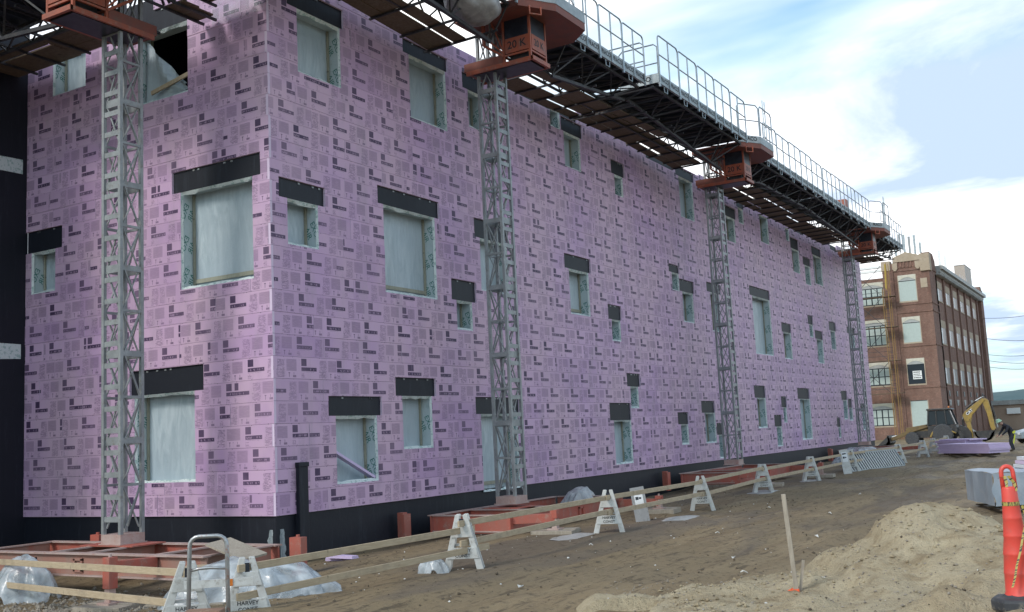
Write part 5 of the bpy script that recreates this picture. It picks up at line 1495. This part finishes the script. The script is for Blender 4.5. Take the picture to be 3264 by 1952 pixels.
# ------------------------------------------------------------------ worker (one skinned body)
def worker():
    x0, y0 = 7.35, 44.2; z0 = ground_h(x0, y0)
    t = thing('person', 'person in dark jacket and pale green hard hat bending beside the foam stack', 'person', (x0, y0, z0), .55)
    jac = flat('dark_jacket', (.018,.020,.030), .8); trs = flat('dark_trousers', (.026,.030,.042), .85); skn = flat('skin', (.42,.25,.19), .55)
    hiv = flat('hi_vis_yellow', (.55,.62,.05), .5); hat = flat('pale_green_hat', (.28,.46,.33), .4); boot = flat('boots', (.05,.038,.03), .8)
    vs = []; es = []; rad = []
    def V(p, r): vs.append(p); rad.append(r); return len(vs)-1
    def E(a, b): es.append((a, b))
    # faces towards -X, bending forward
    pel = V((.06,0,.92), .150); w1 = V((-.02,0,1.06), .150); ch = V((-.20,0,1.24), .165); nk = V((-.34,0,1.37), .075); hd = V((-.44,0,1.42), .085); hd2 = V((-.53,0,1.46), .10)
    E(pel,w1); E(w1,ch); E(ch,nk); E(nk,hd); E(hd,hd2)
    for s_ in (-1, 1):
        hip = V((.05,.10*s_,.86), .115); kn = V((-.06+.08*s_,.12*s_,.49), .078); an = V((.06+.10*s_,.13*s_,.10), .052); ft = V((-.10+.10*s_,.14*s_,.045), .045)
        E(pel,hip); E(hip,kn); E(kn,an); E(an,ft)
        sh = V((-.20,.21*s_,1.27), .080); el = V((-.34,.27*s_,1.02), .060); wr = V((-.52,.20*s_,.86), .042); hn = V((-.58,.18*s_,.80), .036)
        E(ch,sh); E(sh,el); E(el,wr); E(wr,hn)
        for k in range(4):
            f1 = V((-.63-.008*k,(.155+.02*k)*s_,.775), .011); f2 = V((-.655+.004*k,(.155+.02*k)*s_,.73), .009); E(hn,f1); E(f1,f2)
        th_ = V((-.585,.135*s_,.775), .012); E(hn,th_)
    me = bpy.data.meshes.new('body'); me.from_pydata(vs, es, [])
    o = bpy.data.objects.new('body', me); COL.objects.link(o)
    md = o.modifiers.new('skin', 'SKIN'); md.use_smooth_shade = True
    for i, v in enumerate(me.skin_vertices[0].data): v.radius = (rad[i], rad[i]); v.use_root = (i == 0)
    ss = o.modifiers.new('sub', 'SUBSURF'); ss.levels = 1; ss.render_levels = 1
    dg = bpy.context.evaluated_depsgraph_get(); dg.update()
    m2 = bpy.data.meshes.new_from_object(o.evaluated_get(dg)); bpy.data.objects.remove(o)
    m2.name = 'body'; m2.materials.clear()
    for m in (jac, trs, skn, boot): m2.materials.append(m)
    for p in m2.polygons:
        c = p.center; p.use_smooth = True
        p.material_index = 2 if (c.x < -.385 and c.z > 1.3) or (c.x < -.55 and c.z < .86) else (3 if c.z < .13 else (1 if c.z < .90 and c.x > -.25 else 0))
    link('body', m2, t)
    mb = MB(); mb.lathe([(.165,0),(.155,.012),(.128,.02),(.120,.07),(.085,.125),(.03,.145)], n=16); hb = mb.build('hard_hat', hat, t, smooth=True, world=False); hb.location = (-.54,0,1.505); hb.rotation_euler = (0,-.45,0)
    mb = MB(); mb.lathe([(.125,0),(.127,.02),(.02,.025)], n=10)
    mb = MB(); mb.bar((-.02,-.228,.40),(.085,-.235,.84), .06, .012, up=(0,1,0)); mb.build('hi_vis_stripe', hiv, t, world=False)
    mb = MB(); mb.bar((.0,-.20,.92),(.13,-.2,1.0), .10, .03, up=(0,1,0)); mb.build('hi_vis_patch', hiv, t, world=False)
    # face: nose, eyes, ears as small meshes on the head
    mb = MB(); mb.prism([(-.625,-.014,1.40),(-.625,.014,1.40),(-.60,.0,1.45)], (-.025,0,-.008)); mb.build('nose', skn, t, world=False)
    for s_ in (-1, 1):
        mb = MB(); mb.box((-.628,.026*s_-.010,1.442), (-.618,.026*s_+.010,1.452)); mb.build('eye', M['black_print'], t, world=False)
        mb = MB(); mb.box((-.53,.098*s_-.008,1.40), (-.50,.098*s_+.008,1.46)); mb.build('ear', skn, t, world=False, bevel=.005)
    mb = MB(); mb.box((-.615,-.022,1.372), (-.606,.022,1.378)); mb.build('mouth', flat('lips', (.3,.12,.1), .5), t, world=False)
worker()
# blocks and pipes at the right edge
conc = worn('grey_concrete', (.16,.155,.15), (.22,.215,.21), 2, .9, 0, dirt=(.10,.09,.08))
for i, (x, y, l) in enumerate(((8.6,52.0,'grey concrete block behind the worker, left of its neighbour'),(10.3,51.2,'grey concrete block at the right picture edge behind the worker'))):
    mb = MB(); mb.box((-.8,-.4,0),(.8,.4,.85)); mb.box((-.12,-.1,.85),(.12,.1,.92)); mb.box((-.76,-.36,-.2),(.76,.36,0)); o = mb.build('concrete_block', conc, bevel=.03); o.location = (x,y,ground_h(x,y)+.0); o.rotation_euler = (0,0,.5); tag(o, l, 'concrete block', 'concrete blocks at the right edge')
# parked car behind the blocks
t = thing('parked_car', 'silver blue car behind the concrete blocks at the right edge', 'car', (7.7,62.5,ground_base(7.7,62.5)), .5)
cm = NM('silver_blue_paint'); cm.p(Base_Color=(.30,.36,.40), Roughness=.25, Metallic=.3)
def cp_(pts, y0, y1): return side_prism(pts, y0, y1)
cp_([(-2.1,.30),(-2.15,.72),(-1.2,.92),(1.7,.95),(2.1,.80),(2.1,.32)], -.85, .85).build('body', cm.m, t, world=False, bevel=.05)
cp_([(-1.25,.90),(-.55,1.42),(.85,1.45),(1.7,.94)], -.72, .72).build('cabin', M['glass_cab'], t, world=False, bevel=.05)
cp_([(-.62,1.40),(-.5,1.47),(.8,1.49),(.95,1.42)], -.70, .70).build('roof', cm.m, t, world=False, bevel=.03)
for x in (-1.35, 1.3):
    for y in (-.82, .82):
        mb = MB(); mb.lathe([(.05,-.1),(.32,-.1),(.33,0),(.32,.1),(.05,.1)], n=16); o = mb.build('wheel', rub, t, world=False); o.location = (x,y,.33); o.rotation_euler = (math.pi/2,0,0)
for y in (-.6, .6):
    mb = MB(); mb.box((-2.17,y-.16,.58),(-2.13,y+.16,.70)); mb.build('headlight', M['paper'], t, world=False)
# ------------------------------------------------------------------ brick mill
def brickm(name, a, b, mortar):
    k = NM(name); uv = k.coord('UV')
    bt = k.n('ShaderNodeTexBrick', {'Vector': uv, 'Color1': a, 'Color2': b, 'Mortar': mortar, 'Scale': 1.0, 'Mortar Size': .009, 'Brick Width': .22, 'Row Height': .075, 'Bias': -.1})
    c = bt.outputs['Color']
    st = k.ramp(k.noise(k.map(k.pos(), (1,1,.35)), .9, 6, .68), [(.42, 0.0), (.66, 1.0)])
    c = k.mix(k.math('MULTIPLY', k.noise(k.map(uv, (4.5, 13.3, 1)), 1.0, 2, .7), .5), c, tuple(x*.35 for x in a))
    c = k.mix(k.ramp(k.noise(k.map(uv, (2.2, 6.6, 1)), 1.0, 2, .7), [(.64,0.0),(.74,.4)]), c, (.40,.29,.23))
    c = k.mix(k.math('MULTIPLY', st, .6), c, tuple(x*.55 for x in a))
    c = k.mix(k.ramp(k.noise(k.pos(), 2.6, 6, .7), [(.55, 0.0), (.75, .5)]), c, tuple(min(1, x*1.6) for x in b))
    k.p(Base_Color=c, Roughness=.9); k.bump(bt.outputs['Fac'], .3, .01); return k.m
M['brick'] = brickm('red_brick', (.20,.10,.075), (.28,.145,.108), (.27,.225,.19))
M['stone_trim'] = worn('tan_sandstone', (.40,.325,.24), (.46,.385,.30), 1.2, .85, 0, dirt=(.24,.19,.15))
M['cream'] = worn('cream_painted_wood', (.55,.53,.44), (.62,.60,.52), 2, .6, 0, dirt=(.34,.31,.26))
M['cornice'] = worn('grey_green_cornice', (.34,.355,.35), (.42,.435,.43), 1.5, .6, 0, dirt=(.18,.18,.17))
M['white_trim'] = flat('white_cornice', (.78,.80,.80), .5)
M['blind'] = flat('pale_window_blind', (.40,.47,.45), .4, 0, .4)
M['dark_glass'] = flat('dark_glass', (.022,.030,.040), .3, 0, .15)
GB = -1.15
X1, Y0 = -4.76, 102.3
t = thing('brick_mill', 'old four storey red brick mill with a corner tower behind the pink building', 'brick mill', (-10, Y0, GB))
mb = MB(); mb.box((-8.42, Y0, GB), (X1, 106.6, 17.05)); mb.box((-8.9, 106.6, GB), (X1-.16, 142.3, 16.5)); mb.box((-8.9,142.3,GB),(-5.4,150,16.4)); mb.box((-34, Y0+.45, GB), (-9.48, 140, 16.3)); mb.box((-9.5, Y0-.12, GB), (-8.40, Y0+2, 17.6))
mb.build('wall', M['brick'], t)
# tower parapet: gabled stone cap and side blocks
mb = MB(); mb.prism([(-8.3,Y0-.18,17.72),(-5.6,Y0-.18,17.72),(-5.6,Y0-.18,18.25),(-6.95,Y0-.18,18.72),(-8.3,Y0-.18,18.25)], (0,.8,0)); mb.build('gable_cap', M['stone_trim'], t)
for x0, x1, z0_, z1_ in ((-5.62,X1+.15,16.5,18.35),(-9.55,-8.62,16.9,17.95)):
    mb = MB(); mb.box((x0,Y0-.2,z0_), (x1,Y0+.9,z1_)); mb.build('corner_block', M['stone_trim'], t, bevel=.04)
mb = MB(); mb.box((-8.3,Y0-.05,17.05), (-5.62,Y0+.6,17.72)); mb.build('parapet', M['brick'], t)
for i in range(6):
    x = -8.0+.36*i; mb = MB(); mb.box((x,Y0-.13,17.14), (x+.14,Y0-.05,17.70)); mb.build('dentil', M['brick'], t)
for x in (-8.42, -6.1):
    mb = MB(); mb.box((x,Y0-.16,16.98), (x+.52,Y0-.052,17.66)); mb.prism([(x+.05,Y0-.15,16.98),(x+.47,Y0-.15,16.98),(x+.36,Y0-.15,16.8),(x+.16,Y0-.15,16.8)], (0,.09,0)); mb.build('stone_console', M['stone_trim'], t)
for z in (16.72, 13.05, 12.2, 8.6, 4.2):
    mb = MB(); mb.box((-8.425,Y0-.07,z), (X1+.07,Y0-.004,z+.12)); mb.box((X1+.004,Y0-.07,z),(X1+.07,106.5,z+.12)); mb.build('string_course', M['brick'], t)
mb = MB(); mb.box((-5.72,Y0-.05,14.75), (-5.05,Y0-.005,15.75)); mb.build('stone_panel', M['stone_trim'], t)
# tower side parapet
mb = MB(); mb.box((X1-1.2,Y0+.9,17.05), (X1,106.5,18.0)); mb.prism([(X1,Y0+.9,18.0),(X1,106.3,18.0),(X1,105.4,18.6),(X1,103.2,18.6)], (-.8,0,0)); mb.build('side_parapet', M['brick'], t)
def bwin(x0, x1, z0_, z1_, y, arch=True, kindw='blind', mull=True):
    mb = MB(); mb.box((x0,y-.02,z0_-.15), (x1,y+.02,z0_-.0)); 
    for a, b in (((x0,z0_),(x0+.08,z1_)),((x1-.08,z0_),(x1,z1_))): mb.box((a[0],y-.015,a[1]), (b[0],y+.05,b[1]))
    w = mb.build('window', M['stone_trim'], t)
    zt = z1_-.62 if arch else z1_
    mb = MB(); mb.box((x0+.08,y-.012,z0_), (x1-.08,y-.004,zt)); mb.build('pane', M['blind'] if kindw == 'blind' else M['dark_glass'], w)
    if kindw == 'mixed':
        k = 3
        for i in range(4):
            a = x0+.12+(x1-x0-.2)*i/4; mb = MB(); mb.box((a+.06,y-.02,z0_+.1), (a+(x1-x0)/4-.1,y-.013,zt-.1)); mb.build('blind', M['blind'], w)
    if mull:
        mb = MB()
        xs_ = [x0+(x1-x0)*f for f in ((.5,) if kindw == 'mixed' else ())]
        for x in xs_: mb.box((x-.05,y-.034,z0_), (x+.05,y-.021,zt))
        mb.box((x0+.08,y-.034,z0_+(zt-z0_)*.5-.04), (x1-.08,y-.021,z0_+(zt-z0_)*.5+.04)) if kindw == 'mixed' else mb.box((x0+.08,y-.034,zt-.06),(x1-.08,y-.013,zt))
        mb.build('mullion', M['dark_glass'], w)
    if arch:
        n = 10; pts = [(x0+.05,y-.04,z1_),(x0+.05,y-.04,zt)]
        for i in range(n+1):
            f = i/n; pts.append((x0+.05+(x1-x0-.1)*f, y-.04, zt+.36*math.sin(math.pi*f)))
        pts += [(x1-.05,y-.04,zt),(x1-.05,y-.04,z1_)]
        for i in range(n):
            f, g_ = i/n, (i+1)/n; xa, xb = x0+.05+(x1-x0-.1)*f, x0+.05+(x1-x0-.1)*g_
            if i == 0: mb = MB()
            mb.prism([(xa,y-.04,zt+.36*math.sin(math.pi*f)),(xb,y-.04,zt+.36*math.sin(math.pi*g_)),(xb,y-.04,z1_),(xa,y-.04,z1_)], (0,.022,0))
        mb.build('arch_panel', M['cream'], w)
        mb = MB(); mb.box((x0+.1,y-.011,zt), (x1-.1,y-.003,z1_-.1)); mb.build('tympanum', M['cornice'], w)
    return w
bwin(-8.02,-6.13,13.48,16.28,Y0); bwin(-7.99,-6.10,9.07,11.78,Y0)
wn_ = bwin(-7.94,-6.08,4.65,7.35,Y0,kindw='dark'); wn_['label'] = 'dark window with a white notice in it'
bwin(-7.92,-6.10,.2,2.92,Y0,arch=False)
nt = MB(); nt.box((-7.36,Y0-.06,5.15), (-6.47,Y0-.035,6.02)); nt = nt.build('notice', M['white_trim'], wn_)
nt['wloc'] = (0,0,0) if False else tuple(t['wloc'])
for k, (s_, z) in enumerate((('AVAILABLE', 5.86), ('FOR LEASE', 5.60), ('669 6200', 5.30))): pass
mb = MB()
r_ = random.Random(3)
for z, h in ((5.82,.12),(5.62,.09),(5.46,.07),(5.24,.12)):
    x = -7.29
    while x < -6.6: w_ = r_.uniform(.05,.11); mb.box((x,Y0-.066,z), (x+w_,Y0-.061,z+h)); x += w_+.03
mb.build('notice_print', M['black_print'], wn_)
for z0_, z1_ in ((13.4,15.9),(9.0,11.8),(4.7,7.2),(.4,2.8)):
    bwin(-12.25,-9.62,z0_,z1_,Y0+.45,arch=True,kindw='mixed'); bwin(-15.6,-12.9,z0_,z1_,Y0+.45,arch=True,kindw='mixed')
    mb = MB(); mb.box((-12.7,Y0+.25,GB), (-12.4,Y0+.45,16.3)); mb.build('pilaster', M['brick'], t)
mb = MB(); mb.box((-34,Y0+.05,16.95), (-9.55,Y0+.44,17.2)); mb.box((-34,Y0-.1,17.35), (-9.58,Y0+.44,17.6)); mb.build('white_cornice', M['white_trim'], t)
# side facade: bays between pilasters
for i in range(7):
    y = 106.2+5.42*i
    mb = MB(); mb.box((X1-.16,y-.40,GB), (X1+.0,y+.40,16.45)); mb.build('pilaster', M['brick'], t)
for i in range(6):
    y = 107.3+5.42*i
    for z0_, z1_ in ((13.75,15.85),(9.0,11.55),(4.65,7.15)):
        xx_ = X1-.16
        mb = MB(); mb.box((xx_+.002,y,z0_-.12), (xx_+.07,y+3.1,z0_)); mb.box((xx_+.002,y-.02,z1_-.75), (xx_+.05,y+3.1,z1_+.05)); w = mb.build('window', M['stone_trim'], t)
        mb = MB(); mb.box((xx_+.003,y,z0_), (xx_+.015,y+3.05,z1_-.75)); mb.build('pane', M['dark_glass'], w)
        mb = MB(); mb.box((xx_+.016,y+.05,z0_+.02), (xx_+.03,y+.85,z1_-.78)); mb.build('blind', M['white_trim'], w)
    mb = MB(); mb.box((X1-.158,y+1.0,3.3),(X1-.11,y+1.9,3.9)); mb.build('vent', M['dark_glass'], t)
    mb = MB(); mb.prism([(X1-.155,y+.6,2.9),(X1-.155,y+2.2,2.9),(X1-.155,y+1.8,2.3),(X1-.155,y+1.0,2.2)], (.06,0,0)); mb.build('corbel_patch', M['cornice'], t)
mb = MB(); mb.box((X1-.6,106.55,16.5), (X1+.25,142.2,16.75)); mb.box((X1-.7,106.55,16.75), (X1+.45,142.3,17.05)); mb.box((X1-.9,106.55,17.05), (X1+.75,142.4,17.45)); mb.build('cornice', M['cornice'], t)
mb = MB()
for i in range(60): y = 106.8+.59*i; mb.box((X1+.26,y,16.5), (X1+.42,y+.28,16.748))
kind(mb.build('dentil', M['cornice'], t), 'stuff')
mb = MB(); mb.box((-9,140.8,GB), (X1+.25,143.4,18.1)); mb.prism([(X1+.2,140.9,18.1),(X1+.2,143.2,18.1),(X1+.2,142.4,18.6),(X1+.2,141.6,18.6)], (-1,0,0)); mb.build('end_tower', M['brick'], t)
# roof plant room, antennas, roof letters
pent = thing('roof_plant_room', 'tan metal plant room on the roof of the brick mill', 'plant room', (-6.7,140,16.6))
pm = NM('ribbed_metal'); rbv = pm.n('ShaderNodeTexWave', {'Vector': pm.map(pm.pos(), (1,1,0)), 'Scale': 3.2}).outputs['Fac']
pm.p(Base_Color=pm.mix(rbv, (.36,.31,.27), (.44,.39,.34)), Roughness=.6); pm.bump(rbv, .4, .03)
mb = MB(); mb.box((-7.37,140,16.4), (-6.03,146.2,21.65)); mb.build('wall', pm.m, pent)
mb = MB(); mb.box((-7.41,139.96,21.65), (-5.99,146.24,21.72)); mb.build('roof', M['cornice'], pent)
for i, ch in enumerate('DEKA'):
    o = lettering(ch, 1.05, M['white_trim'], t, (-5.2, 128.4+1.85*i, 18.5), (0,1,0), (0,0,1), .03)
AN = [(-9.3,19.4,21.4,'grey'),(-8.85,19.2,21.2,'white'),(-8.35,19.6,21.6,'grey'),(-7.9,19.5,21.5,'white'),(-7.35,19.3,21.2,'grey'),(-6.8,19.2,21.3,'white'),(-6.25,19.2,20.4,'white')]
for i, (x, z0_, z1_, cl) in enumerate(AN):
    a_ = thing('roof_antenna', ['leftmost slim antenna above the brick mill tower','second slim antenna from the left above the brick mill tower','third slim antenna from the left above the brick mill tower','white middle antenna above the brick mill tower','grey antenna right of the middle one above the mill tower','tall white antenna above the right side of the mill tower','short white antenna at the right corner of the mill tower'][i], 'antenna', (x,107.5,17.0), 0, 'panel antennas on the mill roof')
    mb = MB(); mb.tube([(x,107.5,17.0),(x,107.5,z1_-.2)], .05, 6); mb.build('pole', M['galv'], a_)
    mb = MB(); mb.box((x-.12,107.36,z0_), (x+.12,107.46,z1_)); mb.build('panel', M['rail'] if cl == 'white' else M['galv'], a_, bevel=.02)
for i, (y, zb) in enumerate(((115.8,20.4),(120.0,20.3))):
    a_ = thing('roof_antenna', ['white panel antenna just right of the mill tower','second white panel antenna right of the mill tower'][i], 'antenna', (-5.6,y,17.4), 0, 'panel antennas on the mill roof')
    mb = MB(); mb.tube([(-5.6,y,17.4),(-5.6,y,zb)], .05, 6); mb.build('pole', M['galv'], a_)
    mb = MB(); mb.box((-5.75,y-.2,17.9), (-5.45,y-.06,zb+.1)); mb.build('panel', M['white_trim'], a_, bevel=.02)
# yellow scaffold before the mill
sc = thing('scaffold', 'yellow tube scaffold with plank levels before the brick mill', 'scaffold', (-10.5,101.2,GB))
sy = flat('yellow_scaffold_paint', (.27,.165,.05), .6)
for x in (-8.75,-9.35,-12.6):
    for y in (100.6,101.7):
        mb = MB(); mb.tube([(x,y,GB),(x,y,17.6 if x > -9 else 14.8)], .038, 6); mb.build('post', sy, sc)
for z in (3.75,7.2,10.75,14.0):
    for j in range(3): mb = MB(); mb.box((-13.0,100.6+.38*j,z),(-8.2,100.95+.38*j,z+.06)); mb.build('plank', M['ply'], sc)
    mb = MB(); mb.bar((-12.6,100.6,z+.05),(-9.35,100.6,z+3.3), .05,.05); mb.bar((-9.35,100.6,z+.05),(-12.6,100.6,z+3.3), .05,.05)
    for h in (.5,1.0): mb.bar((-12.8,100.6,z+h),(-8.75,100.6,z+h), .045,.045)
    for k in range(5): mb.bar((-9.35,100.6,z+.55*k+.3),(-8.75,100.6,z+.55*k+.3), .04,.04)
    mb.build('brace', M['dark_steel'], sc)
mb = MB(); mb.prism([(-9.0,100.5,14.9),(-8.85,100.5,14.7),(-8.75,100.5,17.4),(-8.9,100.5,17.5)], (0,.05,0)); mb.build('yellow_tarp', flat('yellow_tarp', (.36,.25,.04), .6), sc)
# low tan building, hill, wires
lb = thing('low_building', 'low tan building with a blank white sign at the right picture edge', 'building', (10,141,-1.2))
tanm = worn('tan_block_wall', (.34,.25,.19), (.38,.285,.22), .5, .85, 0)
mb = MB(); mb.box((-4.3,140.5,-1.3), (40,165,2.25)); mb.build('wall', tanm, lb)
mb = MB(); mb.box((-4.5,140.2,2.25), (40.3,165.2,2.85)); mb.build('roof_band', M['cornice'], lb)
mb = MB(); mb.box((1.0,140.1,2.851), (40.3,150,3.05)); mb.build('roof_flashing', M['rail'], lb)
mb = MB(); mb.box((-2.7,140.2,1.0), (-1.05,140.498,1.78)); sg = mb.build('sign', M['white_trim'], lb, bevel=.03)
hm = NM('hazy_wooded_hill'); v = hm.pos()
hm.p(Base_Color=hm.mix(hm.noise(v, .05, 6, .7), (.035,.075,.085), (.075,.13,.135)), Roughness=1.0)  # distance haze is painted in as blue in the tree colour
mb = MB(); n = 160; m_ = 14
for j in range(m_+1):
    for i in range(n+1):
        x = -700+1300*i/n; f = j/m_
        top = 20+5*math.sin(x*.006+1)+4*(fbm(x*.01, 3, 2)-.5)
        z = -3+(top+3)*math.sin(f*math.pi/2)+(fbm(x*.08, f*9, 5)-.47)*5*f+(fbm(x*.3, f*20, 8)-.47)*2.2*f
        mb.v.append((x, 880+190*f, z))
for j in range(m_):
    for i in range(n): mb.f.append((j*(n+1)+i, j*(n+1)+i+1, (j+1)*(n+1)+i+1, (j+1)*(n+1)+i)); mb.m.append(0)
kind(mb.build('hill', hm.m), 'structure')
WI = [((-4.7,142.07,14.25),(3.12,113.66,12.29)),((-4.7,143.4,11.52),(2.83,113.89,9.55)),((-4.7,143.4,9.28),(2.66,114.02,7.91)),((-4.7,143.4,8.45),(2.57,114.09,7.08)),((-4.7,143.4,7.58),(2.5,114.14,6.43))]
for i, (a, b) in enumerate(WI):
    a, b = Vector(a), Vector(b); b = a+(b-a)*1.9; pts = []
    for k in range(13): f = k/12; pts.append(a+(b-a)*f-Vector((0,0,1))*1.1*math.sin(math.pi*f)*.5)
    mb = MB(); mb.tube(pts, .028, 5)
    o = mb.build('power_line', M['mesh_dark']); tag(o, ['highest','second highest','middle','second lowest','lowest'][i]+' thin power line crossing the sky right of the brick mill', 'power line', 'power lines right of the mill')
